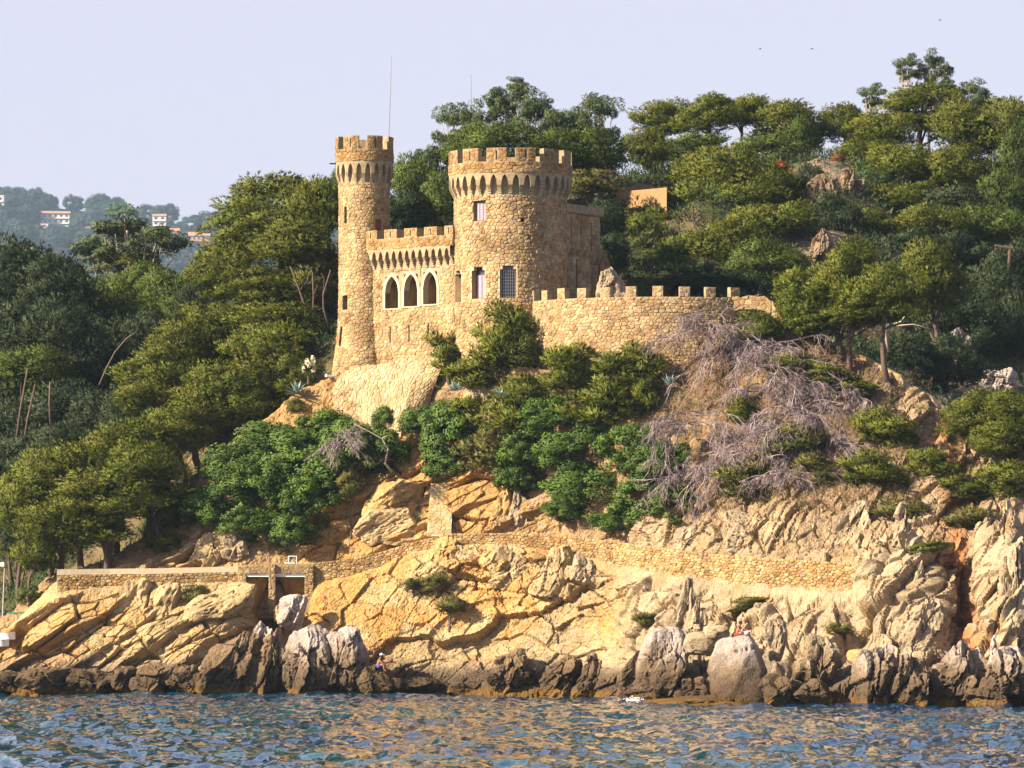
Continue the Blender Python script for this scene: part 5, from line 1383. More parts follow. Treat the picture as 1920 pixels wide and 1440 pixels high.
 # gums, top right
 ('U',1702,128,60,50,445,'left half of the tall gum at top right'),('U',1750,128,76,66,445,'right half of the tall gum at top right'),('U',1775,160,40,36,444,'low bough of the tall gum at top right'),('U',1635,182,66,48,442,'small grey gum left of the tall one'),('U',1838,182,96,60,444,'grey gum right of the tall one on the hilltop'),
 # scrub on rock
 ('O',845,1135,66,36,356.5,'dark green scrub tuft growing in the middle of the ochre face'),('O',820,1090,60,34,357.5,'scrub tuft above the one on the ochre face'),('O',775,1095,40,24,358,'small scrub tuft upper left on ochre face'),('O',370,1115,56,40,360,'dry brown scrub on the left tan slabs'),('O',1215,1165,60,34,344,'brown scrub left of the pale spire'),('O',1400,1135,90,30,341,'low scrub under the long path wall'),('O',1575,1180,50,24,333,'brown scrub above the split rock'),
 ('O',1640,790,110,60,351,'brown scrub beside the lowest parapet'),('O',1480,830,140,70,350.5,'low scrub bush among the dead brush, upper one'),('O',1420,900,150,70,348,'wide low scrub bush under the dead brush'),('O',1530,880,110,60,348,'scrub bush at the right foot of the dead brush'),('O',1700,960,120,50,342,'scrub bush at the brow left of the red gully'),('O',1820,975,120,50,340,'scrub bush at the brow over the red gully'),('O',553,760,36,28,372.2,'round olive scrub on the sandy crest under the big agave'),
]
ORD = ['first', 'second', 'third', 'fourth', 'fifth', 'sixth', 'seventh', 'eighth']
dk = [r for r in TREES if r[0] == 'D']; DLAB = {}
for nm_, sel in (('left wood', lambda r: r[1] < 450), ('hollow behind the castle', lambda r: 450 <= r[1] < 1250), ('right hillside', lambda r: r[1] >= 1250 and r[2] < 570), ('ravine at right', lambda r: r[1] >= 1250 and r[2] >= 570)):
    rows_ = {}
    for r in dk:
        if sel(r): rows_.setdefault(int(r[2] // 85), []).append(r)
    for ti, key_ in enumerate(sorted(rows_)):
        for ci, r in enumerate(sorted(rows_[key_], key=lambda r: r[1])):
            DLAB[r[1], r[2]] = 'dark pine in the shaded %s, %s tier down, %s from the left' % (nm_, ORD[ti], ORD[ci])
cnt = {}
for row in TREES:
    kd, px, py, w, h, Y, lb = row
    nm, kind, matn, cat = G_[kd]
    i = cnt.get(kind, 0); cnt[kind] = i + 1
    bush = kd in 'BOV' or (kd == 'S' and h < 30)
    lb2 = lb or {'D': DLAB.get((px, py), ''), 'O': 'low brown scrub bush on the dry slope under dead brush', 'B': 'bright green bush'}[kd]
    if kd != 'D' and Y < 375:      # keep plants on the slope they grow from
        for k_ in ((.25, .5, .8, 1.1, 1.5) if not bush else (.3, .55)):
            h_ = sight(px, py + h * k_, BV_CLIFF)
            if h_ is not None and 325 < h_.y < np.interp(px, pxs, hY) + .5: Y = h_.y - (.25 if bush else .5); break
    fw, fh = {'L': (1.25, 1.55), 'G': (1.25, 1.55), 'D': (1.35, 1.6), 'S': (1.18, 1.4), 'U': (1.08, 1.12), 'B': (1.36, 1.5), 'O': (1.1, 1.2), 'V': (1.1, 1.15)}[kd]
    if py < 270 and kd == 'L': fh = 1.12
    tree(nm, lb2, cat, px, py, w * fw, h * fh, Y, kind, matn, i % {'pine': 5, 'small': 4, 'gum': 3, 'bush': 4}[kind], GROUP[kd],
         'pale_bark' if kd == 'U' else 'bark', trunk=not (kd in 'BV'), limbs=14 if kd == 'U' else 8)
# the tall spreading gum at left
gt_ = tree('gum_tree', 'tall spreading gum tree with pale forked limbs before the far houses', 'gum tree', 238, 448, 236, 130, 425, 'gum', 'gum', 1, 'gum trees behind the castle', 'pale_bark', limbs=24)
tree('gum_tree', 'lower brownish crown of the tall spreading gum at left', 'gum tree', 245, 500, 170, 60, 424, 'gum', 'bush_dull', 2, 'gum trees behind the castle', 'pale_bark', limbs=10)

# low undergrowth between the trees: past counting
def undergrowth(name, label, pts, rmin, rmax, matl, seed, nl=46, cat='undergrowth'):
    rg = np.random.RandomState(seed); n = len(pts)
    c = np.repeat(np.array(pts), nl, 0); r = np.repeat(rg.uniform(rmin, rmax, n), nl)
    d = unit(rg.normal(size=(n * nl, 3))); d[:, 2] = np.abs(d[:, 2])
    P = c + d * (r * rg.uniform(.6, 1.05, n * nl))[:, None] * np.array([1, 1, .75])
    tint = np.repeat(rg.uniform(.65, 1.25, (n, 1)) * np.array([1, 1, 1]) * rg.uniform(.85, 1.15, (n, 3)), nl, 0)
    V, C_ = leaf_tris(P, unit(d + np.array([0, 0, .5]) + rg.normal(size=d.shape) * .5), r * rg.uniform(.2, .42, n * nl), r * rg.uniform(.05, .12, n * nl), rg, tint)
    o = link(name, npmesh(name, V, np.arange(len(V)).reshape(-1, 3), matl, C_), None, 'stuff', label, cat)
    return o
rgu = random.Random(77); pts = []
while len(pts) < 3800:
    px = rgu.uniform(-60, 1980); Y = 352 + 95 * rgu.random() ** .9
    x = (px - 960) * Y / FOC
    if Y < np.interp(px, pxs, hY) + 2.5: continue
    if 640 < px < 1130 and Y < 384: continue
    if abs(px - 1555) < 40 and 386 < Y < 425 and rgu.random() < .8: continue
    h = BV_HILL.ray_cast(Vector((x, Y, 200)), Vector((0, 0, -1)))[0]
    if h: pts.append((h.x, h.y, h.z + .1))
undergrowth('undergrowth', 'low dark green undergrowth covering the wooded hill between the trees', pts, .6, 1.4, M['pine_dark'], 5, 50)  # shade-coloured leaves keep the gaps between trees dark
pts = []
for _ in range(900):
    h = BV_SHADEHILL.ray_cast(Vector((rgu.uniform(-160, -76), rgu.uniform(356, 430), 200)), Vector((0, 0, -1)))[0]
    if h and h.z > 3: pts.append((h.x, h.y, h.z))
undergrowth('shadehill_scrub', 'dark scrub wood covering the headland left of the beach', pts, 1.2, 2.6, M['pine_dark'], 9, 60)
pts = []; pts2 = []
while len(pts) < 2300:
    px = rgu.uniform(1130, 1900); py = rgu.uniform(600, 960)
    if rgu.random() > np.interp(px, [1130, 1250, 1600, 1900], [.4, 1, .8, .35]): continue
    h = sight(px, py, BV_CLIFF)
    if h and h.z > 10: (pts if rgu.random() < .7 else pts2).append((h.x, h.y, h.z))
for _ in range(260):
    px = rgu.uniform(380, 1000); py = rgu.uniform(720, 990); h = sight(px, py, BV_CLIFF)
    if h and h.z > 12: pts2.append((h.x, h.y, h.z))
undergrowth('dry_scrub', 'brown dry scrub covering the slope below the terrace wall', pts, .18, .5, M['dry'], 6, 26, 'scrub')
undergrowth('low_scrub', 'sparse dull green scrub dotted over the rocky slope', pts2, .2, .55, M['bush_dull'], 7, 40, 'scrub')

# far woods: single crowns across the bay
rgf = random.Random(12)
FCR = [crown_mesh('bush', 90 + i) for i in range(3)]
fm = [leafy('far_crown', r[0], r[1], M['far'], r[2]) for r in FCR]
nfar = 0
for i in range(600):
    px = rgf.uniform(-60, 560); Y = 3600 + 2500 * rgf.random()
    x = (px - 960) * Y / FOC
    h = BV_FAR.ray_cast(Vector((x, Y, 500)), Vector((0, 0, -1)))[0]
    if h is None: continue
    py = YH - (h.z - HC) * FOC / Y
    if py > 560: continue
    if any(abs(px - a) < 40 and abs(py - b) < 26 for a, b in ((98, 412), (45, 478), (372, 458), (320, 440), (115, 490), (300, 412))) and Y < 5900: continue
    o = link('distant_tree', fm[i % 3], None, None, 'hazy tree in the blue wood on the far hill', 'tree', 'trees on the far hill')
    r = rgf.uniform(9, 17); o.location = (h.x, h.y, h.z + r * .4); o.scale = (r, r, r * rgf.uniform(.75, 1.15)); o.rotation_euler = (0, 0, rgf.uniform(0, 6.28))
    nfar += 1
    if nfar >= 290: break
# ------------------------------------------------------------------ houses across the bay
M['render_white'] = mat('white_render', (.55, .52, .50), nscale=.3, namt=.12, coords='World')
M['render_pink'] = mat('pink_render', (.42, .26, .21), nscale=.3, namt=.15, coords='World')
M['roof_tile'] = mat('terracotta', (.42, .20, .12), nscale=.5, namt=.2, coords='World')
M['ochre_render'] = mat('ochre_render', (.26, .165, .08), nscale=1, namt=.2, coords='World')
def far_house(label, x0, x1, y0, y1, wallm, storeys, bays, Y=None, roof='gable', dep=18):
    if Y is None:
        h = sight((x0 + x1) / 2, y1 + 2, BV_FAR); Y = h.y if h else 5600
    a, b = W(x0, y1, Y), W(x1, y0, Y)
    w = b.x - a.x; hgt = b.z - a.z; wh = hgt * (.80 if roof == 'gable' else .95)
    t = thing('house', label, 'house', (a.x, a.y, a.z - 3))
    k = MB(); k.hexa([(a.x, Y, a.z - 8), (b.x, Y, a.z - 8), (b.x, Y + dep, a.z - 8), (a.x, Y + dep, a.z - 8), (a.x, Y, a.z + wh), (b.x, Y, a.z + wh), (b.x, Y + dep, a.z + wh), (a.x, Y + dep, a.z + wh)])
    part('wall', k, M[wallm], t)
    e = w * .03 + .4
    k = MB()
    if roof == 'gable':
        z0, z1 = a.z + wh, b.z
        V = [(a.x - e, Y - e, z0), (b.x + e, Y - e, z0), (b.x + e, Y + dep + e, z0), (a.x - e, Y + dep + e, z0), (a.x - e * .2, Y + dep / 2, z1), (b.x + e * .2, Y + dep / 2, z1)]
        k.add(V, [(0, 1, 5, 4), (2, 3, 4, 5), (1, 2, 5), (3, 0, 4), (3, 2, 1, 0)])
    else: k.box(a.x - .3, b.x + .3, Y - .3, Y + dep, a.z + wh, b.z)
    part('roof', k, M['roof_tile'] if roof == 'gable' else M[wallm], t)
    for s_ in range(storeys):
        z0 = a.z + wh * (s_ + .32) / storeys; z1 = a.z + wh * (s_ + .80) / storeys
        k = MB(); k.box(a.x - .1, b.x + .1, Y - 1.4, Y - .02, a.z + wh * s_ / storeys + .05, a.z + wh * s_ / storeys + .35); part('balcony_slab', k, M[wallm], t)
        for c in range(bays):
            xa = a.x + w * (c + .25) / bays; xb = a.x + w * (c + .75) / bays; g = .15
            k = MB()
            for q in ((xa, xa + g, z0, z1), (xb - g, xb, z0, z1), (xa + g, xb - g, z0, z0 + g), (xa + g, xb - g, z1 - g, z1)): k.box(q[0], q[1], Y - .12, Y - .01, q[2], q[3])
            fr = part('window', k, M[wallm], t)
            k = MB(); k.box(xa + g, xb - g, Y - .06, Y - .02, z0 + g, z1 - g); link('pane', k.mesh('pane', M['glass'], tuple(t.location)), fr)
    return t
far_house('long white house with a pinkish roof high on the far hill', 68, 130, 395, 420, 'render_white', 2, 6)
far_house('small white outbuilding on the terrace under the long white house', 76, 90, 419, 428, 'render_white', 1, 1, roof='flat')
far_house('stepped white villa low on the far hill at left', 24, 58, 461, 487, 'render_white', 2, 3)
far_house('low white block beside the stepped villa', 58, 72, 474, 490, 'render_white', 1, 2, roof='flat')
far_house('tiny white shed right of the stepped villa', 108, 122, 486, 496, 'render_white', 1, 1, roof='flat')
far_house('white tower house cut by the left picture edge', -8, 7, 366, 400, 'render_white', 3, 1, roof='flat')
far_house('pinkish apartment block with balconies right of the spreading gum', 352, 393, 434, 474, 'render_pink', 3, 5)
far_house('terracotta roofed apartment block partly behind the spreading gum', 304, 336, 427, 460, 'render_pink', 2, 4)
far_house('small red roofed house above the apartments', 286, 311, 400, 424, 'render_white', 2, 2)
far_house('white house glimpsed through the spreading gum', 160, 184, 424, 444, 'render_white', 1, 2)
far_house('low orange wall house among trees below the apartments', 355, 382, 486, 504, 'render_pink', 1, 3, roof='flat')
far_house('red roofed cottage between dark wood and spreading gum', 100, 120, 514, 526, 'render_white', 1, 2, Y=600, dep=4)

# ------------------------------------------------------------------ ochre hut with dry grass on its roof, ruined rock, lookout
p0, p1 = W(1156, 392, 398), W(1250, 392, 393.5)
hut = thing('ochre_hut', 'plain ochre hut with dry grass growing on its flat roof', 'hut', (p0.x, p0.y, p0.z - 3))
zt_ = W(1156, 358, 397).z
k = MB(); k.hexa([(p0.x, p0.y, p0.z - 4), (p1.x, p1.y, p0.z - 4), (p1.x, p1.y + 4, p0.z - 4), (p0.x, p0.y + 4, p0.z - 4), (p0.x, p0.y, zt_), (p1.x, p1.y, zt_), (p1.x, p1.y + 4, zt_), (p0.x, p0.y + 4, zt_)]); part('wall', k, M['ochre_render'], hut)
rg = np.random.RandomState(8); n = 2600
P = np.stack([rg.uniform(p0.x, p1.x, n), rg.uniform(p0.y, p0.y + 3, n), np.full(n, zt_)], 1)
V, C_ = leaf_tris(P, unit(np.array([0, 0, 1.]) + rg.normal(size=(n, 3)) * .3), rg.uniform(.25, .7, n) * (1 + .3 * np.sin(P[:, 0] * 2)), rg.uniform(.03, .07, n), rg, np.ones((n, 3)) * rg.uniform(.8, 1.3, (n, 1)))
V = V - np.array(hut.location); link('roof_grass', npmesh('roof_grass', V, np.arange(len(V)).reshape(-1, 3), M['dry'], C_), hut, 'stuff')
boulder('ruined pinnacle of rock rising behind the terrace merlons', 1144, 504, 610, 92, 365.5, 'block', 903, -.02, 1.8, 'pale', 80, 5, 0)
boulder('dark overhanging rock beside the shaded wing', 1122, 470, 560, 40, 370, 'block', 902, .05, 1.6, 'brown', 80, 5, 0)
for i, (px, a, b, w, lb) in enumerate(((1545, 330, 400, 70, 'brown craggy outcrop at the top of the shaded slope'), (1565, 385, 440, 46, 'brown crag in the middle of the shaded outcrop'), (1590, 318, 370, 60, 'grey brown crag at the right of the shaded outcrop'), (1535, 430, 500, 50, 'lowest brown crag of the shaded outcrop'))):
    h = sight(px, (a + b) / 2, BV_HILL); boulder(lb, px, a, b, w, (h.y if h else 405) - 1.5, 'rib', 910 + i, .1, 2.5, 'brown', 76, 5, 0)
for i, (px, a, b, w, lb) in enumerate(((1780, 620, 700, 90, 'bluish shaded crag in the ravine under the forked pine'), (1860, 690, 740, 100, 'shaded slab low in the ravine by the right edge'))):
    h = sight(px, (a + b) / 2, BV_HILL); boulder(lb, px, a, b, w, (h.y if h else 372) - 1.0, 'rib', 920 + i, .2, 2.5, 'grey', 60, 5, 0)
t = thing('lookout', 'small wooden post and beam lookout among the shaded trees at right', 'lookout', tuple(W(1890, 520, 396)))
for a, b, nme in (((1865, 461, 396), (1899, 466, 396), 'beam'), ((1894, 466, 396), (1890, 520, 396), 'post'), ((1868, 462, 398), (1866, 520, 398), 'post')):
    k = MB(); k.tube([W(*a), W(*b)], [.13, .13], 6); part(nme, k, M['bark'], t)

# red and orange shrubs
for px, py, w, h, Y, lb in ((1466, 312, 34, 26, 404, 'reddish shrub above the shaded slope left of the outcrop'), (1572, 298, 40, 22, 418, 'orange shrub on top of the rock outcrop'), (1763, 356, 26, 14, 412, 'bright red shrub high on the right slope')):
    h_ = sight(px, py, BV_HILL); tree('red_shrub', lb, 'shrub', px, py, w, h, min(Y, h_.y - 1) if h_ else Y, 'small', 'rust', 1, None, trunk=False)

# ------------------------------------------------------------------ dead brush
def dead_brush(label, px, py, w, h, Y, seed, spread=1.0, droop=1.0, nmain=15):
    rg = random.Random(seed); c = W(px, py - h / 2, Y); s = Y / FOC
    t = thing('dead_brush', label, 'dead brush', tuple(c), 'dead grey brush on the slope')
    Rw, Rh = w * s / 2, h * s
    br = MB(); tw = MB()
    def grow(mb, p, d, ln, r, lev):
        pts = [p]; n = 4 if lev < 2 else 2
        for i in range(n):
            d = (d + Vector((rg.uniform(-.22, .22), rg.uniform(-.22, .22), -.13 * droop + rg.uniform(-.28, .28)))).normalized()
            pts.append(pts[-1] + d * ln / n)
        mb.tube(pts, [r * (1 - .75 * i / n) for i in range(n + 1)], 3, cap=False)
        if lev < 3:
            for q in range((6, 5, 3)[lev]):
                f = rg.uniform(.2, 1.0); i = min(n - 1, int(f * n)); b = pts[i].lerp(pts[i + 1], f * n - i)
                dd = (d + Vector((rg.uniform(-.9, .9), rg.uniform(-.7, .5), rg.uniform(-.6, .5)))).normalized()
                grow(tw, b, dd, ln * rg.uniform(.3, .7), max(.012, r * .6), lev + 1)
    for i in range(nmain):
        a = math.pi * (i + rg.uniform(.1, .9)) / nmain
        d = Vector((math.cos(a) * 1.15 * spread, -.35 + rg.uniform(-.3, .2), math.sin(a) * .55 * rg.uniform(.3, 1.1) - .15)).normalized()
        grow(br, c + Vector((rg.uniform(-.25, .25) * Rw, -.1, rg.uniform(-.3, .15) * Rh)), d, math.hypot(Rw * math.cos(a), Rh * .55) * rg.uniform(.45, 1.25), .06, 0)
    part('branches', br, M['dead'], t); part('twigs', tw, M['dead'], t, kind='stuff')
for i, (lb, px, py, w, h, Y) in enumerate((('large fan of grey dead twigs right of the bright bush mass', 1305, 860, 170, 130, 351), ('high grey dead brush at the top, against the terrace wall end', 1370, 680, 150, 120, 357.5),
        ('dead brush below the spiky agave, spilling down the middle', 1440, 760, 150, 120, 354), ('dead brush sprawling at the right of the brown slope', 1530, 860, 150, 100, 350.5), ('dead brush low in the centre of the brown slope', 1420, 870, 150, 110, 350),
        ('dead brush tumbling down beside the lower bushes', 1360, 920, 130, 100, 348.5), ('tall dry dead stems under the low ridge pines', 1520, 770, 110, 90, 354.5), ('grey dead brush clinging to the terrace wall foot', 1330, 640, 110, 90, 359), ('dead brush hanging beside the right end of the bright bushes', 1290, 930, 120, 90, 348.8), ('dead brush matted over the middle of the brown slope', 1480, 820, 160, 90, 351.5), ('dead brush right of the tiny pine, pouring downhill', 1450, 700, 140, 90, 356), ('short dead brush at the foot of the brown slope', 1490, 915, 130, 70, 348.6), ('dead brush in the shade of the low ridge pines', 1590, 790, 110, 70, 353.5), ('grey dead twigs inside the left bright bush mass', 645, 850, 70, 60, 363.3))):
    h_ = sight(px, py - h * .35, BV_CLIFF)
    dead_brush(lb, px, py, w, h, (h_.y - (1.3 if i in (0, 4) else .5)) if h_ is not None and h_.y < 366 else Y, 40 + i)
def bare(name, label, cat, paths, Y, matn='pale_bark'):
    P0 = W(*paths[0][0][0], Y); t = thing(name, label, cat, tuple(P0)); k = MB()
    for pts, r0, r1 in paths:
        n = len(pts); k.tube([W(p[0], p[1], Y - .15 * i) for i, p in enumerate(pts)], [r0 + (r1 - r0) * i / (n - 1) for i in range(n)], 6)
    part('trunk', k, M[matn], t, smooth=True)
h_ = sight(725, 870, BV_CLIFF)
bare('dead_branch', 'bare whitish dead branch reaching left over the left bush mass', 'dead branch', [([(735, 885), (722, 868), (728, 842), (716, 822), (690, 808), (664, 795)], .10, .025), ([(722, 860), (706, 870), (700, 876)], .04, .015), ([(716, 822), (728, 816)], .04, .02), ([(690, 808), (680, 812), (668, 812)], .03, .01)], (h_.y if h_ else 364) - 1.6)
bare('bent_trunk', 'thin bare trunk bending over in the dark hollow at left', 'trunk', [([(187, 722), (200, 690), (216, 660), (236, 636), (256, 622)], .11, .05)], 386, 'bark')
bare('forked_trunk', 'bare forked dead limb under the tall pointed pine', 'dead limb', [([(1668, 660), (1660, 625), (1662, 600), (1657, 570)], .16, .06), ([(1661, 612), (1690, 603), (1702, 585), (1702, 572)], .09, .04), ([(1664, 612), (1712, 608), (1750, 618)], .06, .02)], 371)
for i, (x0, y0, x1, y1) in enumerate(((578, 608, 562, 545), (588, 606, 588, 556), (618, 604, 606, 552))):
    bare('leaning_trunk', ('dark leaning pine trunk left of the slender tower, leftmost of three', 'thin leaning pine trunk left of the slender tower, middle of three', 'pale leaning pine trunk left of the slender tower, rightmost of three', 'pine trunk closest to the slender tower, fourth of four')[i], 'trunk', [([(x0, y0 + 12), ((x0 + x1) / 2 + 3 - 4 * i, (y0 + y1) / 2), (x1, y1), (x1 - 18 + 16 * i, y1 - 46)], (.16, .09, .12)[i], .05), ([(x1, y1), (x1 + 14 - 6 * i, y1 - 18 - 5 * i), (x1 + 20 - 12 * i, y1 - 40)], .06, .02)], 384 - i * .3, 'bark')
for i, (x0, y0, x1, y1) in enumerate(((28, 850, 52, 690), (42, 850, 66, 720), (96, 800, 94, 716))):
    bare('wood_trunk', ('slanting bare trunk in the dark left wood, outermost', 'slanting bare trunk in the dark left wood, second', 'upright pale trunk in the dark left wood')[i], 'trunk', [([(x0, y0), ((x0 + x1) / 2 - 2, (y0 + y1) / 2), (x1, y1)], .12, .07)], 386, 'bark')  # dark bark stands in for the wood's shade on these trunks

# ------------------------------------------------------------------ agaves and the flowering yucca
def agave(label, px, py, w, Y, n=24, seed=1, up=.35):
    rg = random.Random(seed); c = W(px, py, Y); R_ = w * Y / FOC / 2
    t = thing('agave', label, 'agave', tuple(c), 'agaves below the castle')
    for i in range(n):
        a = 2 * math.pi * i * .382; el = up + (1.25 - up) * i / n + rg.uniform(-.1, .1); L_ = R_ * 1.15 * rg.uniform(.8, 1.1) * (1 - .2 * i / n)
        d = Vector((math.cos(a) * math.cos(el), math.sin(a) * math.cos(el) * .8, math.sin(el))); sd = Vector((-math.sin(a), math.cos(a), 0))
        k = MB(); V = []
        dr = rg.uniform(.0, .35) if i < n * .6 else 0
        for f, wd in ((0, .07), (.3, .10), (.65, .075), (1, .006)):
            p = c + d * L_ * f + Vector((0, 0, -dr * L_ * f ** 3 * .6))
            hw = wd * L_ * .9
            V += [p - sd * hw, p + sd * hw, p + Vector((0, 0, -hw * .7)) + Vector((d.x, d.y, 0)) * -.01]
        F = []
        for q in range(3):
            o = q * 3
            F += [(o, o + 1, o + 4, o + 3), (o + 1, o + 2, o + 5, o + 4), (o + 2, o, o + 3, o + 5)]
        k.add(V, F); part('leaf', k, M['agave'], t)
agave('big blue green agave with arching leaves on the sandy crest', 556, 738, 58, 372.6, 30, 1, .1)
agave('blue green agave beside the front pines under the gallery wall', 852, 732, 44, 357.2, 24, 2, .15)
agave('pale spiky agave with upright leaves below the terrace wall', 1254, 722, 44, 354.6, 26, 3, .7)
agave('small dark agave half hidden between the front pines', 938, 742, 36, 356.5, 18, 4, .1)
yc = W(578, 690, 374.6)
yu = thing('yucca', 'yucca with creamy white flower plumes beside the slender tower foot', 'yucca', tuple(yc))
k = MB(); k.tube([yc + Vector((0, 0, -1.2)), yc], [.09, .06], 6); part('stem', k, M['bark'], yu)
rgy = np.random.RandomState(3)
for i in range(9):
    a = i * 2.4; q = yc + Vector((math.cos(a) * .55 * rgy.uniform(.3, 1), -.2 + math.sin(a) * .3, rgy.uniform(-.3, .75)))
    n = 60; d = unit(rgy.normal(size=(n, 3))); P = np.array(q) + d * np.array([.16, .16, .26]); V, C_ = leaf_quads(P, unit(d + rgy.normal(size=d.shape) * .4), np.full(n, .13), np.full(n, .10), rgy, np.ones((n, 3)))
    link('flower_plume', npmesh('flower_plume', V - np.array(yc), np.arange(len(V)).reshape(-1, 4), M['petal'], C_), yu)
n = 260; d = unit(rgy.normal(size=(n, 3)) * np.array([1, .7, .6])); V, C_ = leaf_tris(np.repeat(np.array(yc)[None], n, 0) + d * .15, d, rgy.uniform(.5, 1.0, n), np.full(n, .07), rgy, np.ones((n, 3)))
link('leaves', npmesh('leaves', V - np.array(yc), np.arange(len(V)).reshape(-1, 3), M['pine_green'], C_), yu, 'stuff')
t = thing('pipe', 'short white drain pipe end sticking out left of the slender tower foot', 'pipe', tuple(W(622, 706, 374.0)))
k = MB(); k.tube([W(628, 706, 374.3), W(611, 704.5, 373.6)], [.1, .1], 10); part('pipe_end', k, M['white_paint'], t)

# ------------------------------------------------------------------ beach path corner at far left: lamp, signs, railing wall, boats
t = thing('street_lamp', 'tall grey street lamp with a white head at the left edge', 'street lamp', tuple(W(6, 1165, 372)))
k = MB(); k.tube([W(5, 1172, 372), W(7, 1110, 372), W(9, 1064, 372)], [.09, .07, .05], 8); part('post', k, M['steel'], t)
k = MB(); a, b = W(1, 1062, 372), W(8, 1054, 372); k.box(a.x, b.x, a.y - .15, a.y + .25, a.z, b.z); part('lamp_head', k, M['white_paint'], t)
k = MB(); k.tube([W(9, 1065, 372), W(6, 1059, 372)], [.04, .04], 6); part('arm', k, M['steel'], t)
M['sign_green'] = mat('sign_green', (.02, .20, .08), nscale=2, namt=.15)
t = thing('direction_sign', 'wooden post with green direction boards by the beach path', 'sign', tuple(W(32, 1178, 362.6)))
k = MB(); k.tube([W(32, 1182, 362.6), W(31, 1145, 362.6)], [.085, .085], 8); part('post', k, M['pale_bark'], t)
for x0, x1 in ((15, 29), (34, 51)):
    k = MB(); a, b = W(x0, 1151, 362.5), W(x1, 1147.5, 362.5); k.box(a.x, b.x, a.y - .03, a.y + .03, a.z, b.z); part('board', k, M['sign_green'], t)
rubble_run('kerb_wall', 'low pale kerb wall of the beach path climbing at far left', 'wall', [(-40, 1188, 364), (0, 1171, 363.6), (50, 1154, 363.2), (80, 1124, 363)], 1.3, .4, 58, own=40)
def rowboat(label, x0, x1, py, Y):
    a, b = W(x0, py, Y), W(x1, py, Y); L_ = b.x - a.x; t = thing('boat', label, 'boat', tuple(a.lerp(b, .5)), 'boats pulled up at far left')
    k = MB(); n = 8; rings = []
    for i in range(n + 1):
        f = i / n; w = .62 * math.sin(math.pi * min(1, .12 + f * .62)) ; z = .12 * (2 * f - 1) ** 2
        x = a.x + L_ * f
        rings.append([(x, a.y - w, a.z + .42 + z), (x, a.y - w * .6, a.z), (x, a.y + w * .6, a.z), (x, a.y + w, a.z + .42 + z)])
    for p, q in zip(rings, rings[1:]):
        for m in range(3): k.quad(p[m], q[m], q[m + 1], p[m + 1])
    k.quad(*rings[0]); k.quad(*rings[-1]); part('hull', k, M['white_paint'], t)
    k = MB()
    for f in (.35, .65): x = a.x + L_ * f; k.box(x - .1, x + .1, a.y - .5, a.y + .5, a.z + .30, a.z + .34)
    part('thwart', k, M['pale_bark'], t)
h_ = sight(14, 1200, BV_CLIFF); yb = (h_.y if h_ else 360) - .9
rowboat('white boat pulled up at far left, upper', -6, 28, 1199, yb); rowboat('white boat pulled up at far left, lower and nearer', -12, 16, 1212, yb - .8)

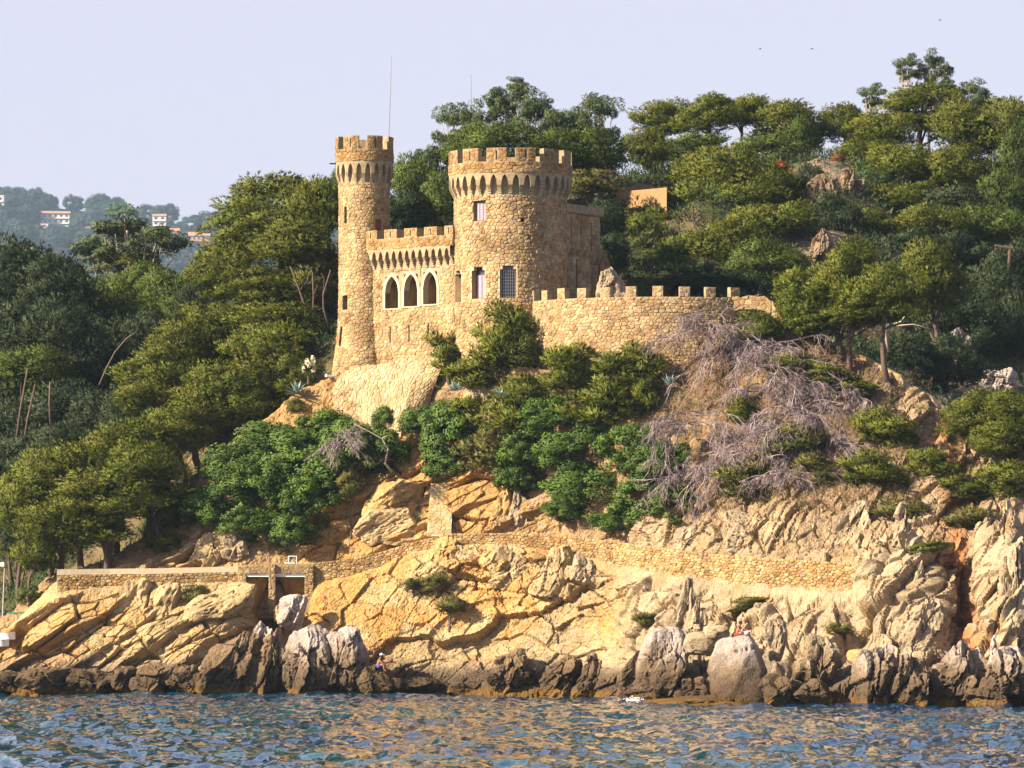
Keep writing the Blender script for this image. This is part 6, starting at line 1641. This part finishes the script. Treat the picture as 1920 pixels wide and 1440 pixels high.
# ------------------------------------------------------------------ people
M['skin'] = mat('tanned_skin', (.30, .13, .08), nscale=6, namt=.1, rough=.6); M['skin_pale'] = mat('light_skin', (.42, .25, .18), nscale=6, namt=.1, rough=.6)
M['hair'] = mat('dark_hair', (.05, .015, .01), nscale=10, namt=.3); M['cloth_blue'] = mat('blue_cloth', (.04, .06, .28), nscale=8, namt=.3); M['cloth_white'] = mat('white_cloth', (.7, .7, .74), nscale=8, namt=.1); M['cloth_red'] = mat('red_cloth', (.35, .03, .04), nscale=8, namt=.2)
def person(label, loc, face, J, skin, hairm, cap=None, wear=None, group=None, sc=1.0):
    """J: joints in metres from the seat, x = the way the person faces, y = their left, z = up"""
    c, s = math.cos(face), math.sin(face)
    def G(p): return Vector((c * p[0] - s * p[1], s * p[0] + c * p[1], p[2])) * sc
    t = thing('person', label, 'person', tuple(loc), group)
    chain = [('pelvis', None, .13), ('belly', 'pelvis', .125), ('chest', 'belly', .145), ('neck', 'chest', .055), ('jaw', 'neck', .075), ('head', 'jaw', .095), ('crown', 'head', .07)]
    for sd in 'LR':
        chain += [('shoulder' + sd, 'chest', .06), ('elbow' + sd, 'shoulder' + sd, .042), ('wrist' + sd, 'elbow' + sd, .03), ('palm' + sd, 'wrist' + sd, .036), ('hip' + sd, 'pelvis', .095), ('knee' + sd, 'hip' + sd, .06), ('ankle' + sd, 'knee' + sd, .038), ('toe' + sd, 'ankle' + sd, .034)]
    idx = {n: i for i, (n, _, _) in enumerate(chain)}
    vs = [G(J[n]) for n, _, _ in chain]; es = [(idx[p], i) for i, (n, p, r) in enumerate(chain) if p]
    me = bpy.data.meshes.new('body'); me.from_pydata(vs, es, []); me.materials.append(M[skin])
    o = link('body', me, t)
    sk = o.modifiers.new('skin', 'SKIN'); sk.use_smooth_shade = True
    for i, (n, p, r) in enumerate(chain): me.skin_vertices[0].data[i].radius = (r * sc, r * sc)
    me.skin_vertices[0].data[0].use_root = True
    sb = o.modifiers.new('sub', 'SUBSURF'); sb.levels = 1; sb.render_levels = 1
    def ball(nm, p, r, m, sq=(1, 1, 1), half=False):
        V, F = ICO[4]; V = V.copy()
        if half: V[:, 2] = np.maximum(V[:, 2], -.25)
        V = V * np.array(sq) * r * sc + np.array(G(p)); link(nm, npmesh(nm, V, F, M[m], np.ones((len(V), 3)), True), t)
    h = Vector(J['head'])
    if cap:
        ball('cap', h + Vector((-.005, 0, .04)), .118, cap, (1, 1, .9), True)
        ball('cap_brim', h + Vector((.13, 0, .03)), .08, cap, (1, .9, .18))
    ball('hair', h + Vector((-.035, 0, .03 if not cap else -.01)), .112 if not cap else .10, hairm, (1, 1, 1.1))
    ball('nose', h + Vector((.10, 0, -.03)), .022, skin)
    for y in (.04, -.04): ball('eye', h + Vector((.088, y, .005)), .014, 'hair')
    for y in (.098, -.098): ball('ear', h + Vector((-.005, y, -.01)), .03, skin, (.6, .4, 1))
    for sd, sg in (('L', 1), ('R', -1)):      # five bent fingers on each hand
        pm = Vector(J['palm' + sd]); d = (pm - Vector(J['wrist' + sd])).normalized(); lat = d.cross(Vector((0, 0, 1))); lat = lat.normalized() if lat.length > .1 else Vector((0, 1, 0))
        dn = Vector((0, 0, -1)); k = MB()
        for i, (ln, of) in enumerate(((.075, -.03), (.085, -.01), (.08, .011), (.062, .031))):
            b = pm + lat * of + d * .02; k.tube([G(b), G(b + d * ln * .55), G(b + d * ln * .9 + dn * ln * .4)], [.0095 * sc, .009 * sc, .007 * sc], 6)
        b = pm - lat * .035 - d * .015; k.tube([G(b), G(b - lat * .025 + d * .03), G(b - lat * .03 + d * .06)], [.012 * sc, .011 * sc, .008 * sc], 6)
        part('fingers', k, M[skin], t, off=(0, 0, 0))
    if wear:
        k = MB(); p, hl, hr = (Vector(J[n]) for n in ('pelvis', 'hipL', 'hipR')); kl, kr = Vector(J['kneeL']), Vector(J['kneeR'])
        k.tube([G(p + Vector((0, 0, .12))), G(p + Vector((0, 0, .02))), G(p + Vector((0, 0, -.08)))], [.165 * sc, .185 * sc, .15 * sc], 12)
        for a, b in ((hl, kl), (hr, kr)): k.tube([G(a), G(a.lerp(b, .5))], [.125 * sc, .105 * sc], 10)
        part('shorts', k, M[wear], t, off=(0, 0, 0), smooth=True)
    return t
J1 = dict(pelvis=(0, 0, .12), belly=(.04, 0, .30), chest=(.12, 0, .52), neck=(.19, 0, .68), jaw=(.235, 0, .76), head=(.25, 0, .82), crown=(.24, 0, .90),
          shoulderL=(.13, .17, .58), elbowL=(.30, .24, .40), wristL=(.46, .16, .34), palmL=(.53, .13, .33), shoulderR=(.13, -.17, .58), elbowR=(.28, -.26, .38), wristR=(.44, -.20, .30), palmR=(.51, -.18, .28),
          hipL=(.05, .10, .11), kneeL=(.42, .16, .36), ankleL=(.50, .15, -.02), toeL=(.64, .16, -.06), hipR=(.05, -.10, .11), kneeR=(.40, -.18, .30), ankleR=(.46, -.17, -.08), toeR=(.60, -.18, -.12))
J2 = dict(J1, chest=(.05, 0, .54), neck=(.08, 0, .70), jaw=(.13, 0, .78), head=(.14, 0, .84), crown=(.12, 0, .92), shoulderL=(.06, .17, .60), shoulderR=(.06, -.17, .60), elbowL=(.20, .24, .44), wristL=(.38, .20, .46), palmL=(.45, .18, .46), elbowR=(-.12, -.26, .40), wristR=(-.22, -.26, .16), palmR=(-.26, -.26, .09))
bpy.context.view_layer.update()
def top_of(x, y, zmax=60):
    dg = bpy.context.evaluated_depsgraph_get()
    hit = scene.ray_cast(dg, Vector((x, y, zmax)), Vector((0, 0, -1)))
    return hit[1] if hit[0] else None
def seat(px, py, Y, zmax):
    p = W(px, py, Y); h = top_of(p.x, p.y, zmax); return h if h is not None and h.z > .3 else p
haze.hide_viewport = True; bpy.context.view_layer.update()
yb_ = SH(1385) - 3.5 + 1.2 - .3
person('person sitting with knees drawn up and dark red hair, left of the couple', seat(1382, 1204, yb_, 6.2), rad(-28), J1, 'skin', 'hair', wear='cloth_red', group='people on the rocks', sc=1.08)
person('light skinned person sitting right beside the red haired one', seat(1398, 1206, yb_ - .25, 6.2), rad(-20), J2, 'skin_pale', 'hair', wear='cloth_white', group='people on the rocks', sc=1.02)
person('sunburnt bare chested man in a white cap and blue shorts on the dark rocks', seat(708, 1254, SH(705) - 1.8, 3.4), rad(-12), J1, 'skin', 'hair', cap='cloth_white', wear='cloth_blue', group='people on the rocks', sc=1.15)
haze.hide_viewport = False

# ------------------------------------------------------------------ gulls and foam
M['foam'] = mat('foam', (.8, .82, .84), nscale=3, namt=.1, rough=.8)
for i, (px, py, lb) in enumerate(((1425, 92, 'tiny gull in the sky above the skyline pines, left one'), (1522, 92, 'tiny gull in the sky above the skyline gap'), (1762, 38, 'tiny gull high in the sky at top right'))):
    c = W(px, py, 520); t = thing('gull', lb, 'bird', tuple(c), 'gulls in the sky')
    k = MB(); k.tube([c + Vector((-.14, 0, 0)), c + Vector((-.05, 0, .02)), c + Vector((.07, 0, .02)), c + Vector((.16, 0, .03))], [.01, .04, .04, .015], 6); part('body', k, M['iron'], t)
    for sg in (-1, 1):
        k = MB(); k.add([c + Vector((-.05, 0, .03)), c + Vector((.06, 0, .03)), c + Vector((.05, sg * .2, .09)), c + Vector((-.03, sg * .2, .09)), c + Vector((-.05, sg * .38, .03))], [(0, 1, 2, 3), (3, 2, 4)]); part('wing', k, M['iron'], t)
def foam(label, px, py, w, Y, seed):
    rg = np.random.RandomState(seed); c = W(px, py, Y); c.z = .02; n = 150; R_ = w * Y / FOC / 2
    u = rg.normal(size=(n, 2)) * .42; P = np.stack([c.x + u[:, 0] * R_, c.y + u[:, 1] * 1.2, np.abs(rg.normal(size=n)) * .10 * np.exp(-u[:, 0] ** 2) + .05], 1)
    V, C_ = leaf_quads(P, unit(np.array([0, -.6, 1.]) + rg.normal(size=(n, 3)) * .4), rg.uniform(.05, .16, n), rg.uniform(.04, .10, n), rg, np.ones((n, 3)))
    link('foam', npmesh('foam', V, np.arange(len(V)).reshape(-1, 4), M['foam'], C_), None, 'stuff', label, 'foam')
foam('white foam breaking on the weedy ledge by the cleft boulder', 1188, 1327, 46, SH(1188) - 9.0, 1)
